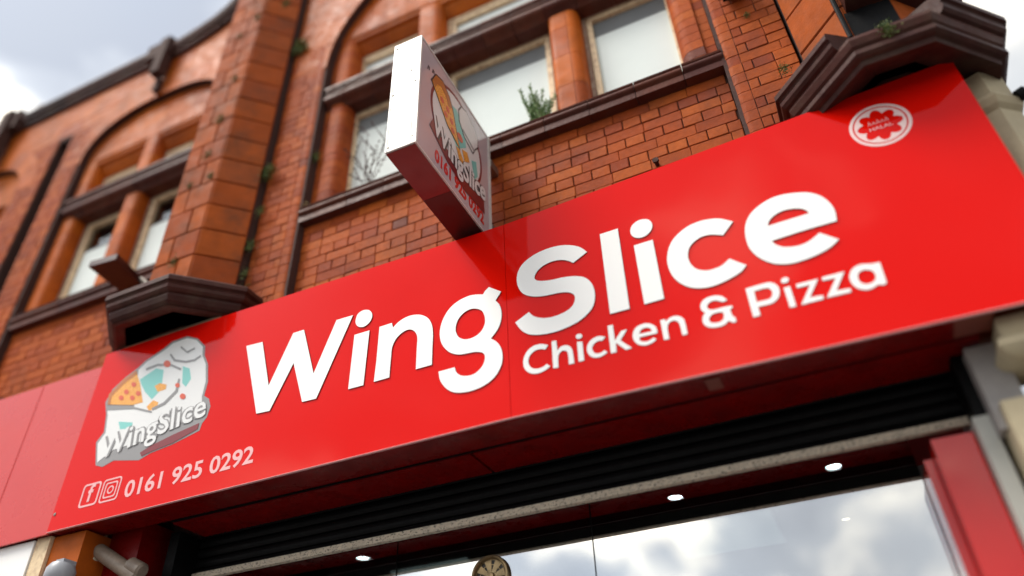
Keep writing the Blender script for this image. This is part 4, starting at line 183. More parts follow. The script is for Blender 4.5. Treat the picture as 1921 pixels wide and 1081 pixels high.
# rail flaking: small dark specks
def add_specks(m, scale, lo, hi, colr):
    nt = m.node_tree; p = nt.nodes['Principled BSDF']; src = p.inputs['Base Color'].links[0].from_socket
    geo = nt.nodes.new('ShaderNodeNewGeometry')
    mp_ = nt.nodes.new('ShaderNodeMapping'); mp_.inputs['Scale'].default_value = (1, 1, 2.2); nt.links.new(geo.outputs['Position'], mp_.inputs[0])
    n = nt.nodes.new('ShaderNodeTexNoise'); n.inputs['Scale'].default_value = scale; n.inputs['Detail'].default_value = 4; n.inputs['Roughness'].default_value = 0.75; nt.links.new(mp_.outputs[0], n.inputs['Vector'])
    r = nt.nodes.new('ShaderNodeMapRange'); r.inputs[1].default_value = lo; r.inputs[2].default_value = hi; nt.links.new(n.outputs['Fac'], r.inputs[0])
    x = nt.nodes.new('ShaderNodeMix'); x.data_type = 'RGBA'; nt.links.new(r.outputs[0], x.inputs[0]); nt.links.new(src, x.inputs[6]); x.inputs[7].default_value = (*colr, 1)
    nt.links.new(x.outputs[2], p.inputs['Base Color'])
add_specks(M['rail'], 60, 0.55, 0.60, (.04, .03, .025))

# ------------------------------------------------------------------ mesh helpers
class MB:
    def __init__(s): s.v = []; s.f = []; s.smooth = False
    def box(s, x0, x1, y0, y1, z0, z1):
        b = len(s.v)
        s.v += [(x, y, z) for x in (x0, x1) for y in (y0, y1) for z in (z0, z1)]
        s.f += [tuple(b + i for i in q) for q in ((0, 1, 3, 2), (4, 6, 7, 5), (0, 4, 5, 1), (2, 3, 7, 6), (0, 2, 6, 4), (1, 5, 7, 3))]
        return s
    def raw(s, vs, fs):
        b = len(s.v); s.v += [tuple(v) for v in vs]; s.f += [tuple(b + i for i in f) for f in fs]; return s
    def prism(s, loops, fn, front=True):
        """loops: outline then holes in (a, b); fn(a, b, t) -> point, t = 0 front, 1 back"""
        pts = [p for l in loops for p in l]; n = len(pts); b = len(s.v)
        s.v += [tuple(fn(p[0], p[1], 0)) for p in pts] + [tuple(fn(p[0], p[1], 1)) for p in pts]
        tri = tessellate_polygon([[Vector((p[0], p[1], 0)) for p in l] for l in loops])
        for t in tri: s.f.append(tuple(b + i for i in t)); s.f.append(tuple(b + n + i for i in reversed(t)))
        k = 0
        for l in loops:
            m = len(l)
            for i in range(m): j = (i + 1) % m; s.f.append((b + k + i, b + k + j, b + n + k + j, b + n + k + i))
            k += m
        return s
    def xz(s, loops, y0, y1): return s.prism(loops, lambda a, c, t: (a, y0 + (y1 - y0) * t, c))
    def plan(s, loop, z0, z1): return s.prism([loop], lambda a, c, t: (a, c, z1 + (z0 - z1) * t))
    def sweep(s, prof, path, closed_ends=True):
        """profile (e outwards, z) along a plan path; outward = right-hand side of travel"""
        P = [Vector(p) for p in path]; rows = []
        for i, p in enumerate(P):
            ds = []
            if i > 0: ds.append((P[i] - P[i - 1]).normalized())
            if i < len(P) - 1: ds.append((P[i + 1] - P[i]).normalized())
            ns = [Vector((d.y, -d.x)) for d in ds]
            nrm = ns[0] if len(ns) == 1 else (ns[0] + ns[1]) / (1 + ns[0].dot(ns[1]))
            rows.append([(p.x + nrm.x * e, p.y + nrm.y * e, z) for e, z in prof])
        b = len(s.v); m = len(prof)
        for r in rows: s.v += r
        for i in range(len(P) - 1):
            for j in range(m - 1): s.f.append((b + i * m + j, b + (i + 1) * m + j, b + (i + 1) * m + j + 1, b + i * m + j + 1))
        if closed_ends:
            s.f.append(tuple(b + j for j in range(m))); s.f.append(tuple(b + (len(P) - 1) * m + j for j in reversed(range(m))))
        return s
    def tube(s, pts, r0, r1=None, n=8, caps=True):
        r1 = r0 if r1 is None else r1; P = [Vector(p) for p in pts]; b = len(s.v); k = len(P)
        for i, p in enumerate(P):
            d = ((P[min(i + 1, k - 1)] - P[max(i - 1, 0)])).normalized()
            u = d.cross(Vector((0.13, 0.31, 0.94))).normalized(); w = d.cross(u); r = r0 + (r1 - r0) * i / max(1, k - 1)
            for j in range(n):
                a = 2 * math.pi * j / n; s.v.append(tuple(p + (u * math.cos(a) + w * math.sin(a)) * r))
        for i in range(k - 1):
            for j in range(n): s.f.append((b + i * n + j, b + i * n + (j + 1) % n, b + (i + 1) * n + (j + 1) % n, b + (i + 1) * n + j))
        if caps: s.f.append(tuple(b + j for j in reversed(range(n)))); s.f.append(tuple(b + (k - 1) * n + j for j in range(n)))
        return s
    def lathe(s, prof, o, axis, n=24):
        """profile (r, h) about axis through o"""
        ax = Vector(axis).normalized(); u = ax.cross(Vector((0.3, 0.2, 0.9))).normalized(); w = ax.cross(u); o = Vector(o); b = len(s.v)
        for r, h in prof:
            for j in range(n):
                a = 2 * math.pi * j / n; s.v.append(tuple(o + ax * h + (u * math.cos(a) + w * math.sin(a)) * max(r, 1e-5)))
        for i in range(len(prof) - 1):
            for j in range(n): s.f.append((b + i * n + j, b + i * n + (j + 1) % n, b + (i + 1) * n + (j + 1) % n, b + (i + 1) * n + j))
        return s
    def mesh(s, name, mats, recalc=True):
        me = bpy.data.meshes.new(name); me.from_pydata(s.v, [], s.f)
        for m in (mats if isinstance(mats, (list, tuple)) else [mats]): me.materials.append(m)
        bm = bmesh.new(); bm.from_mesh(me)
        if recalc: bmesh.ops.recalc_face_normals(bm, faces=bm.faces)
        if s.smooth:
            for f in bm.faces: f.smooth = True
            for e in bm.edges:
                if len(e.link_faces) == 2 and e.calc_face_angle(0) > 0.6: e.smooth = False
        bm.to_mesh(me); bm.free(); return me
def link(name, me, parent=None, **k):
    o = bpy.data.objects.new(name, me); C.objects.link(o)
    if parent is not None: o.parent = parent
    for a, b in k.items(): o[a] = b
    return o
def obj(name, mb, m, parent=None, **k): return link(name, mb.mesh(name, m), parent, **k)
def thing(name, label, category, group=None):
    o = bpy.data.objects.new(name, None); C.objects.link(o); o['label'] = label; o['category'] = category; o.empty_display_size = 0.1
    if group: o['group'] = group
    return o
def tag(o, label, category, group=None):
    o['label'] = label; o['category'] = category
    if group: o['group'] = group
    return o

def brick_mesh(w, h, d, m, seed, c=0.0032):
    """brick with chamfered, slightly irregular face; local origin at lower left of the face plane, face towards -y"""
    r = random.Random(seed); j = lambda a: r.uniform(-a, a)
    f = [(c + j(.0015), j(.0015), c + j(.001)), (w - c + j(.0015), j(.0015), c + j(.001)), (w - c + j(.0015), j(.0015), h - c + j(.001)), (c + j(.0015), j(.0015), h - c + j(.001))]
    e = [(0, c, 0), (w, c, 0), (w, c, h), (0, c, h)]; k = [(0, d, 0), (w, d, 0), (w, d, h), (0, d, h)]
    b = MB(); b.raw(f + e + k, [(0, 1, 2, 3)] + [(4 + i, 4 + (i + 1) % 4, (i + 1) % 4, i) for i in range(4)] + [(8 + i, 8 + (i + 1) % 4, 4 + (i + 1) % 4, 4 + i) for i in range(4)])
    return b
_bc = {}
def brick_data(w, h, d, m, var):
    key = (round(w, 3), round(h, 4), round(d, 3), m.name, var)
    if key not in _bc: _bc[key] = brick_mesh(w, h, d, m, hash(key[:3]) % 1000 + var * 17).mesh('brick', m)
    return _bc[key]
COURSE = 0.0765
class Laying:
    """lays bricks in a rectangle of a y-plane; singles as objects, the rest joined"""
    def __init__(s, parent, y, single=lambda x, z: True, m=None): s.parent = parent; s.y = y; s.single = single; s.rest = MB(); s.m = m or M['brick']; s.n = 0
    def brick(s, x0, x1, z0, z1, skip=None):
        if skip and skip((x0 + x1) / 2, (z0 + z1) / 2): return
        w = x1 - x0; h = z1 - z0; dy = R.uniform(-.002, .0025); wq = round(w / .005) * .005
        if s.single((x0 + x1) / 2, (z0 + z1) / 2):
            o = link('brick', brick_data(wq, h, .03, s.m, R.randrange(4)), s.parent); o.location = (x0 + (w - wq) / 2, s.y + dy, z0); s.n += 1
        else:
            b = brick_mesh(w, h, .03, s.m, R.randrange(10 ** 6)); s.rest.raw([(v[0] + x0, v[1] + s.y + dy, v[2] + z0) for v in b.v], b.f)
    def panel(s, x0, x1, ztop, zbot, first='stretcher', skip=None, j=0.0036):
        z = ztop; k = 0 if first == 'stretcher' else 1; row = 0
        while z > zbot + 0.01:
            zb = z - COURSE; x = x0; L = 0.2225 if k % 2 == 0 else 0.111
            if k % 2 == 1: x = x0 - 0.0555
            else: x = x0 - (0.055 if (k // 2) % 2 else 0.0)
            while x < x1 - 0.004:
                a, b = max(x, x0), min(x + L, x1)
                if b - a > 0.03: s.brick(a + j / 2, b - j / 2, zb + j / 2, z - j / 2, skip)
                x += L
            z = zb; k += 1
    def done(s):
        if s.rest.v: obj('brick_mass', s.rest, s.m, s.parent, kind='stuff')

# ================================================================== ground (structure)
g = MB().box(-60, 60, -3.2, 3.3, -1.72, -1.60); obj('pavement', g, M['ground'], kind='structure')
g = MB().box(-1500, 1500, -1500, 1500, -1.9, -1.73); obj('ground', g, M['asphalt'], kind='structure')

# ================================================================== the brick building
B = thing('brick_building', 'ornate red brick and orange terracotta Victorian building rising above the red shop signs', 'building')
XC = -1.36           # centre line of the main bay
def arch(cx, hw, spring, rise, n=28, power=2.0, zbot=None):
    pts = []
    for i in range(n + 1):
        t = math.pi * i / n; c_, s_ = math.cos(t), math.sin(t)
        pts.append((cx + hw * math.copysign(abs(c_) ** (2 / power), c_), spring + rise * abs(s_) ** (2 / power)))
    return pts      # from right spring to left spring
# --- outer wall plane y = 2.93 (mortar / backing set 10 mm behind the faces)
main_arch = arch(XC, 1.453, 5.20, 1.32)
left_arch = arch(-4.825, 0.851, 5.42, 0.55, power=2.4)
far_arch = arch(-7.41, 0.851, 5.42, 0.55, power=2.4)
def arched(pts, zb): return pts + [(pts[-1][0], zb), (pts[0][0], zb)]
outer = [(-3.95, 1.9), (-3.95, 7.6), (-4.05, 6.85), (-4.2, 6.68), (-4.42, 6.60), (-4.74, 6.55), (-9.4, 6.62), (-9.4, 1.9)]
wl = obj('wall', MB().xz([outer, arched(left_arch, 1.95), arched(far_arch, 1.95), [(-6.18, 1.95), (-5.99, 1.95), (-5.99, 5.96), (-6.18, 5.96)]], 2.94, 3.06), M['mortar'], B)
obj('wall_core', MB().box(-9.4, -6.19, 3.062, 3.3, 1.9, 2.4).box(-9.4, -3.95, 3.062, 3.5, 6.2, 6.60), M['mortar'], B)
wr = obj('wall', MB().xz([[(-3.18, 1.9), (0.46, 1.9), (0.46, 9.5), (-3.18, 9.5)], arched(main_arch, 1.95)], 2.94, 3.06), M['mortar'], B)

obj('spandrel', MB().xz([[(-3.175, 5.62), (-2.81, 5.62)] + [p for p in reversed(main_arch) if p[1] > 5.62] + [(0.09, 5.62), (0.455, 5.62), (0.455, 9.4), (-3.175, 9.4)]], 2.934, 2.9395), M['terra'], wr)
obj('spandrel', MB().xz([[(-9.3, 6.02), (-8.20, 6.02), (-3.96, 6.02), (-3.96, 7.4), (-4.06, 6.83), (-4.21, 6.66), (-4.43, 6.58), (-4.75, 6.53), (-9.3, 6.6)]], 2.934, 2.9395), M['terra'], wl)
obj('spandrel', MB().xz([[(-5.985, 5.80), (-5.70, 5.80), (-5.50, 5.95), (-5.2, 6.015), (-5.985, 6.015)]], 2.936, 2.9395).xz([[(-6.55, 5.80), (-6.19, 5.80), (-6.19, 6.015), (-6.8, 6.015)]], 2.936, 2.9395), M['terra'], wl)
# --- main brickwork under the sill
pnl = obj('brick_panel', MB().box(-2.83, 0.11, 3.012, 3.3, 1.9, 3.51), M['mortar'], B)
la = Laying(pnl, 3.0); la.panel(-2.812, 0.09, 3.5, 2.82); la.done()
# --- left pilaster strip of the main bay
bul = [(0, 0)]
def bull_mesh(w, h, r, depth, right=True, m=None, seg=6):
    """brick with one rounded vertical edge; origin lower left of face"""
    pts = []
    if right:
        pts = [(0, depth), (0, 0)] + [(w - r + r * math.sin(a), r - r * math.cos(a)) for a in [math.pi / 2 * i / seg for i in range(seg + 1)]] + [(w, depth)]
    else:
        pts = [(w, depth), (w, 0)] + [(r - r * math.sin(a), r - r * math.cos(a)) for a in [math.pi / 2 * i / seg for i in range(seg + 1)]] + [(0, depth)]
    b = MB().plan(pts, 0, h); b.smooth = True; return b
_bull = {}
def bull(parent, x0, w, r, y, z0, depth, right, m, h=COURSE, name='brick', single=True, acc=None, j=0.004):
    key = (round(w, 3), round(r, 3), round(depth, 3), right, m.name, round(h, 3))
    if single:
        if key not in _bull: _bull[key] = bull_mesh(w - j, h - j, r, depth, right, m).mesh(name, m)
        o = link(name, _bull[key], parent); o.location = (x0 + j / 2, y + R.uniform(-.0015, .0015), z0 + j / 2)
    else:
        b = bull_mesh(w - j, h - j, r, depth, right, m); acc.raw([(v[0] + x0 + j / 2, v[1] + y, v[2] + z0 + j / 2) for v in b.v], b.f)
st = obj('brick_strip', MB().box(-3.175, -2.83, 2.945, 3.0, 1.95, 1.96), M['mortar'], B)
la = Laying(st, 2.93, single=lambda x, z: z < 4.6); la.panel(-3.18, -2.905, 5.6, 2.3, first='header')
z = 5.6
while z > 2.3:
    z -= COURSE; bull(st, -2.905, 0.092, 0.045, 2.93, z, 0.075, True, M['brick'], single=z < 4.6, acc=la.rest)
la.done()
# --- right strip (mirrored)
st = obj('brick_strip', MB().box(0.11, 0.455, 2.945, 3.0, 1.95, 1.96), M['mortar'], B)
la = Laying(st, 2.93, single=lambda x, z: z < 3.9); la.panel(0.185, 0.46, 5.6, 2.6, first='header')
z = 5.6
while z > 2.6:
    z -= COURSE; bull(st, 0.093, 0.092, 0.045, 2.93, z, 0.075, False, M['brick'], single=z < 3.9, acc=la.rest)
la.done()
# --- terracotta facing round the arches (voussoirs), y = 2.93
def voussoirs(parent, pts, ring, y, m, step=2, joint=0.006, off=0.0, depth=0.03):
    cx = sum(p[0] for p in pts) / len(pts)
    def nrm(i):
        a = Vector(pts[max(i - 1, 0)]); b = Vector(pts[min(i + 1, len(pts) - 1)]); d = (b - a).normalized(); return Vector((d.y, -d.x))
    for i in range(0, len(pts) - 1, step):
        k = min(i + step, len(pts) - 1)
        inner = [Vector(pts[q]) + nrm(q) * (off + .001) for q in range(i, k + 1)]; outr = [Vector(pts[q]) + nrm(q) * (off + ring) for q in range(i, k + 1)]
        t = (inner[-1] - inner[0]).normalized() * joint / 2
        inner[0] += t; outr[0] += t; inner[-1] -= t; outr[-1] -= t
        loop = [(p.x, p.y) for p in inner] + [(p.x, p.y) for p in reversed(outr)]
        obj('arch_stone', MB().xz([loop], y + R.uniform(-.001, .001), y + depth), m, parent)
voussoirs(wr, main_arch, 0.30, 2.93, M['terra'], step=2)
voussoirs(wl, left_arch, 0.24, 2.93, M['terra'], step=3)
voussoirs(wl, far_arch, 0.24, 2.93, M['terra'], step=3)
# facing slabs (spandrels) above and beside the arches
def slabs(parent, x0, x1, z0, z1, y, w, h, m, keep, name='facing_block', j=0.006):
    z = z0; k = 0
    while z < z1 - .02:
        x = x0 - (w / 2 if k % 2 else 0)
        while x < x1 - .01:
            a, b = max(x, x0), min(x + w, x1)
            if b - a > .04 and keep((a + b) / 2, z + h / 2, a, b, z, z + h): obj(name, MB().box(a + j / 2, b - j / 2, y + R.uniform(-.0012, .0012), y + .03, z + j / 2, min(z + h, z1) - j / 2), m, parent)
            x += w
        z += h; k += 1
def outside(pts, ring):
    def f(cx, cz, a, b, z0, z1):
        for x in (a, (a + b) / 2, b):
            for zz in (z0, z1):
                for p in pts:
                    if (x - p[0]) ** 2 + (zz - p[1]) ** 2 < (ring + .0) ** 2: return False
                lo = min(pts, key=lambda p: abs(p[0] - x))
                if abs(lo[0] - x) < .12 and zz < lo[1] + ring: return False
        return True
    return f
fo = outside(main_arch, 0.30)
slabs(wr, -3.18, 0.46, 5.62, 7.4, 2.932, 0.30, 0.15, M['terra'], lambda *a: fo(*a) and a[0] < -1.8)
f1 = outside(left_arch, 0.24); f2 = outside(far_arch, 0.24)
slabs(wl, -9.3, -3.95, 6.0, 6.54, 2.932, 0.34, 0.18, M['terra'], lambda cx, cz, a, b, z0, z1: f1(cx, cz, a, b, z0, z1) and f2(cx, cz, a, b, z0, z1) and b < -4.4)
# strips between the left bays
la = Laying(wl, 2.93, single=lambda x, z: False)
la.panel(-5.985, -5.70, 6.0, 2.2, j=.005); la.panel(-6.55, -6.19, 6.0, 2.2, j=.005); la.panel(-9.3, -8.28, 6.0, 2.2); la.panel(-3.95, -3.80, 6.0, 2.2); la.done()
obj('slot_back', MB().box(-6.2, -5.98, 3.05, 3.1, 1.9, 6.1), M['mortar'], wl)

# --- coping along the left parapet
def coping(path, prof, name, m):
    """profile (n up from the path, y)"""
    b = MB(); P = [Vector(p) for p in path]; mm = len(prof)
    for i, p in enumerate(P):
        d = (P[min(i + 1, len(P) - 1)] - P[max(i - 1, 0)]).normalized(); n = Vector((-d.y, d.x))
        b.v += [(p.x + n.x * q[0], q[1], p.y + n.y * q[0]) for q in prof]
    for i in range(len(P) - 1):
        for j in range(mm): b.f.append((i * mm + j, i * mm + (j + 1) % mm, (i + 1) * mm + (j + 1) % mm, (i + 1) * mm + j))
    b.f += [tuple(range(mm)), tuple((len(P) - 1) * mm + j for j in reversed(range(mm)))]
    return obj(name, b, m, B)
cp = [(-.12, 2.94), (-.12, 2.91), (-.08, 2.885), (-.04, 2.885), (-.03, 2.86), (.03, 2.84), (.07, 2.85), (.10, 2.90), (.11, 3.3), (-.12, 3.3)]
xs = -9.4
while xs < -5.3:
    xe = min(xs + .62, -5.1); coping([(xs, 6.66), (xe - .008, 6.66)], cp, 'coping_stone', M['dark_glaze']); xs = xe
cv = [(-4.80, 6.63), (-4.62, 6.66), (-4.45, 6.70), (-4.28, 6.76), (-4.15, 6.85), (-4.05, 6.97), (-3.98, 7.15), (-3.95, 7.5)]
coping(cv[:4], cp, 'coping_stone', M['dark_glaze']); coping([cv[3], *cv[4:]], cp, 'coping_stone', M['dark_glaze'])
obj('coping_block', MB().box(-5.12, -4.80, 2.82, 3.3, 6.53, 6.74).box(-4.93, -4.82, 2.80, 2.9, 6.20, 6.745).box(-4.90, -4.85, 2.87, 2.94, 6.0, 6.18), M['mortar'], B)
obj('coping_block', MB().box(-7.35, -7.0, 2.82, 3.3, 6.53, 6.80).box(-7.25, -7.1, 2.78, 2.9, 6.0, 6.81), M['mortar'], B)
fb = MB().lathe([(0, -.1), (.05, -.08), (.035, -.04), (.06, 0), (.075, .05), (.06, .1), (.02, .13), (0, .14)], (-6.95, 3.0, 6.88), (0, 0, 1)); fb.smooth = True
obj('finial', fb, M['dark_glaze'], B)

# --- jambs, mullions, header, transom, sill : one function per bay
glaze, terra = M['glaze'], M['terra']
def sill(x0, x1, joints):
    prof = [(-.14, 3.66), (0, 3.646), (.068, 3.636), (.074, 3.628), (.070, 3.617), (.062, 3.613)]
    prof += [(.050 + .028 * math.cos(a), 3.587 + .025 * math.sin(a)) for a in [math.radians(d) for d in (70, 40, 10, -20, -50, -75)]]
    prof += [(.052, 3.556), (.052, 3.551), (.060, 3.549), (.060, 3.505), (0.0, 3.499), (-.14, 3.499)]
    core = obj('window_sill', MB().box(x0 + .01, x1 - .01, 2.99, 3.2, 3.50, 3.64), M['mortar'], B)
    xsj = [x0] + [j for j in joints if x0 + .02 < j < x1 - .02] + [x1]
    for a, b in zip(xsj, xsj[1:]):
        s_ = MB().sweep(prof, [(a + .002, 3.0 + R.uniform(-.001, .001)), (b - .002, 3.0)]); s_.smooth = True
        obj('sill_block', s_, glaze, core)
def transom(x0, x1, joints):
    prof = [(-.13, 4.955), (0, 4.945), (.045, 4.935), (.052, 4.925), (.052, 4.90), (.044, 4.893), (.030, 4.888), (.030, 4.882), (.040, 4.878), (.040, 4.864), (.028, 4.860), (.028, 4.852)]
    prof += [(.012 + .040 * math.cos(a), 4.800 + .046 * math.sin(a)) for a in [math.radians(d) for d in (65, 35, 5, -25, -55, -80)]]
    prof += [(0, 4.745), (-.02, 4.715), (-.13, 4.715)]
    core = obj('transom', MB().box(x0 + .01, x1 - .01, 3.02, 3.16, 4.73, 4.94), M['mortar'], B)
    xsj = [x0] + [j for j in joints if x0 + .02 < j < x1 - .02] + [x1]
    for a, b in zip(xsj, xsj[1:]):
        s_ = MB().sweep(prof, [(a + .002, 3.0), (b - .002, 3.0 + R.uniform(-.001, .001))]); s_.smooth = True
        obj('transom_block', s_, glaze, core)
def mullion(xl, xr, xj, z0, z1, joints, round_l=.05, round_r=.075):
    core = obj('mullion', MB().box(xl + .02, xr - .02, 3.03, 3.14, z0, z1), M['mortar'], B)
    zs = [z0] + [j for j in joints if z0 + .02 < j < z1 - .02] + [z1]
    for a, b in zip(zs, zs[1:]):
        for (u0, u1, rr, right) in ((xl, xj, round_l, False), (xj, xr, round_r, True)):
            q = bull_mesh(u1 - u0 - .003, b - a - .004, min(rr, u1 - u0 - .01), .145, right); 
            q.v = [(v[0] + u0 + .0015, v[1] + 3.0, v[2] + a + .002) for v in q.v]; q.smooth = True
            obj('mullion_block', q, terra, core)
def header(x0, x1, z0, z1, arc, n):
    """orange slab between the upper lights and the arch, one block per length"""
    core = obj('lintel', MB().box(x0 + .01, x1 - .01, 3.03, 3.18, z0 + .02, z0 + .3), M['mortar'], B)
    prof = [(-.14, z0 - .17), (-.10, z0 - .15), (-.06, z0 - .09), (-.05, z0 - .06), (-.02, z0 - .05), (-.012, z0 - .02), (0, z0), (0, z0 + .16), (-.14, z0 + .16)]
    for i in range(n):
        a = x0 + (x1 - x0) * i / n; b = x0 + (x1 - x0) * (i + 1) / n
        obj('lintel_block', MB().sweep(prof, [(a + .0015, 3.0), (b - .0015, 3.0)]), terra, core)
    return core
def tympanum(core, pts, ztop_of, x0, x1, z0, w, h):
    """slabs filling under the arch, each cut to the curve"""
    zz = z0; k = 0
    zmax = max(p[1] for p in pts)
    while zz < zmax + .05:
        x = x0 - (w / 2 if k % 2 else 0)
        while x < x1:
            a, b = max(x, x0), min(x + w, x1)
            if b - a > .03 and ztop_of((a + b) / 2) > zz - .1:
                obj('facing_block', MB().box(a + .002, b - .002, 3.0 + R.uniform(-.001, .001), 3.05, zz + .002, zz + h - .002), terra, core)
            x += w
        zz += h; k += 1
def ell(cx, hw, sp, rise, pw):
    return lambda x: sp + rise * max(0, 1 - abs((x - cx) / hw) ** pw) ** (1 / pw)
def window(x0, x1, z0, z1, y=3.12, blind_top=4.50, fold_top=4.66, glass_m=None, upper=False, bare_left=True):
    f = MB(); t = .028
    # outer frame then sash, mitred as butted bars
    f.box(x0, x0 + t, y, y + .09, z0, z1).box(x1 - t, x1, y, y + .09, z0, z1).box(x0 + t, x1 - t, y, y + .09, z1 - t, z1).box(x0 + t, x1 - t, y, y + .09, z0, z0 + t)
    w = obj('window', MB().box(x0 + .001, x1 - .001, y + .16, y + .17, z0, z1), M['room'], B)
    obj('outer_frame', f, M['old_wood'] if not upper else M['cream'], w)
    s_ = MB(); a = t + .004; u = .036; xa, xb, za, zb = x0 + a, x1 - a, z0 + a, z1 - a
    s_.box(xa, xa + u, y + .006, y + .07, za, zb).box(xb - u, xb, y + .006, y + .07, za, zb).box(xa + u, xb - u, y + .006, y + .07, zb - u, zb).box(xa + u, xb - u, y + .006, y + .07, za, za + u)
    obj('sash', s_, M['cream'], w)
    obj('pane', MB().box(xa + u, xb - u, y + .040, y + .044, za + u, zb - u), M['glass_up'], w)
    if upper:
        obj('blind', MB().box(xa + u, xb - u, y + .036, y + .039, za + u, zb - u), M['blind'], w)
    else:
        obj('frosted_film', MB().box(xa + u, xb - u, y + .036, y + .039, za + u, blind_top), M['blind'], w)
        obj('blind_fold', MB().box(xa + u, xb - u, y + .037, y + .039, blind_top + .0005, fold_top), M['blindgrey'], w)
    return w
# main bay: lights and mullions
lights = [(-2.655, -2.01), (-1.79, -0.93), (-0.71, -0.065)]
zj = [3.932 - .304 * k for k in range(-6, 3)]
sill(-2.825, 0.105, [-0.705 + .288 * k for k in range(-8, 4)])
transom(-2.795, 0.075, [-2.62 + .2405 * k for k in range(0, 12)])
header(-2.80, 0.08, 5.58, 5.9, None, 12)
tymp = obj('tympanum', MB().box(-2.8, 0.08, 3.055, 3.2, 5.70, 6.7), M['mortar'], B)
tympanum(tymp, main_arch, ell(XC, 1.453, 5.2, 1.32, 2.0), -2.84, 0.12, 5.742, .36, .26)
for xl, xr, xj in ((-2.01, -1.79, -1.87), (-0.93, -0.71, -0.79)):
    mullion(xl, xr, xj, 3.647, 4.714, sorted(zj)); mullion(xl, xr, xj, 4.945, 5.56, sorted(zj))
for x0, x1 in lights:
    window(x0, x1, 3.63, 4.735); window(x0, x1, 4.93, 5.42, upper=True)
# bullnosed brick jambs
for side in (-1, 1):
    core = obj('jamb', MB().box(-2.75, -2.62, 3.06, 3.18, 3.6, 5.7) if side < 0 else MB().box(-0.10, 0.03, 3.06, 3.18, 3.6, 5.7), M['mortar'], B)
    z = 3.648; acc = MB()
    while z < 5.56:
        h = COURSE
        if side < 0:
            bull(core, -2.812, .07, .004, 3.018, z, .13, True, M['brick'], single=False, acc=acc); bull(core, -2.745, .145, .075, 3.0, z, .15, True, M['brick'], single=z < 4.7, acc=acc)
        else:
            bull(core, .022, .07, .004, 3.018, z, .13, False, M['brick'], single=False, acc=acc); bull(core, -.12, .145, .075, 3.0, z, .15, False, M['brick'], single=z < 4.7, acc=acc)
        z += h
    obj('brick_mass', acc, M['brick'], core, kind='stuff')
# left bay
sill(-5.66, -3.96, [-5.4, -5.12, -4.84, -4.56, -4.28]); transom(-5.66, -3.96, [-5.4, -5.1, -4.8, -4.5, -4.2])
header(-5.66, -3.96, 5.46, 5.8, None, 6)
ty2 = obj('tympanum', MB().box(-5.7, -3.95, 3.055, 3.2, 5.5, 6.1), M['mortar'], B)
tympanum(ty2, left_arch, ell(-4.825, .851, 5.42, .55, 2.4), -5.69, -3.95, 5.622, .32, .18)
mullion(-4.92, -4.73, -4.80, 3.647, 4.714, [3.93, 4.24, 4.5]); mullion(-4.92, -4.73, -4.80, 4.945, 5.45, [5.2])
for x0, x1 in ((-5.50, -4.92), (-4.73, -4.15)):
    window(x0, x1, 3.63, 4.735, blind_top=4.38, fold_top=4.40); window(x0, x1, 4.93, 5.32, upper=True)
core = obj('jamb', MB().box(-5.62, -5.53, 3.06, 3.18, 3.6, 5.6).box(-4.12, -3.98, 3.06, 3.18, 3.6, 5.6), M['mortar'], B)
zz = 3.648
while zz < 5.45:
    q = bull_mesh(.15, .30, .06, .14, True); q.v = [(v[0] - 5.655, v[1] + 3.0, v[2] + zz) for v in q.v]; q.smooth = True; obj('jamb_block', q, terra, core)
    q = bull_mesh(.15, .30, .06, .14, False); q.v = [(v[0] - 4.14, v[1] + 3.0, v[2] + zz) for v in q.v]; q.smooth = True; obj('jamb_block', q, terra, core)
    zz += .304
pl = obj('brick_panel', MB().box(-5.68, -3.95, 3.012, 3.3, 1.9, 3.51), M['mortar'], B)
la = Laying(pl, 3.0, single=lambda x, z: z > 2.9); la.panel(-5.67, -3.96, 3.5, 2.2); la.done()
# far left bay, mostly outside the frame
obj('tympanum', MB().box(-8.27, -6.55, 3.0, 3.2, 5.4, 6.05), terra, B)
obj('brick_panel', MB().box(-8.27, -6.55, 3.0, 3.3, 1.9, 3.5), M['brick'], B); sill(-8.24, -6.58, [-7.9, -7.6, -7.3, -7.0])
mullion(-7.5, -7.31, -7.4, 3.647, 4.714, [3.93, 4.24, 4.5]); transom(-8.24, -6.58, [-7.9, -7.6, -7.3, -7.0])
mullion(-7.5, -7.31, -7.4, 4.945, 5.40, [5.2])
window(-8.1, -7.5, 3.63, 4.735); window(-7.31, -6.72, 3.63, 4.735); window(-8.1, -7.5, 4.93, 5.40, upper=True); window(-7.31, -6.72, 4.93, 5.40, upper=True)
obj('jamb', MB().box(-6.72, -6.55, 3.0, 3.2, 3.648, 5.4).box(-8.27, -8.1, 3.0, 3.2, 3.648, 5.4), terra, B)
# dark rooms behind the windows
obj('inner_wall', MB().box(-9.4, 0.5, 3.45, 3.5, 2.5, 7.0).box(-9.4, .5, 3.22, 3.45, 2.4, 2.6), M['room'], B)

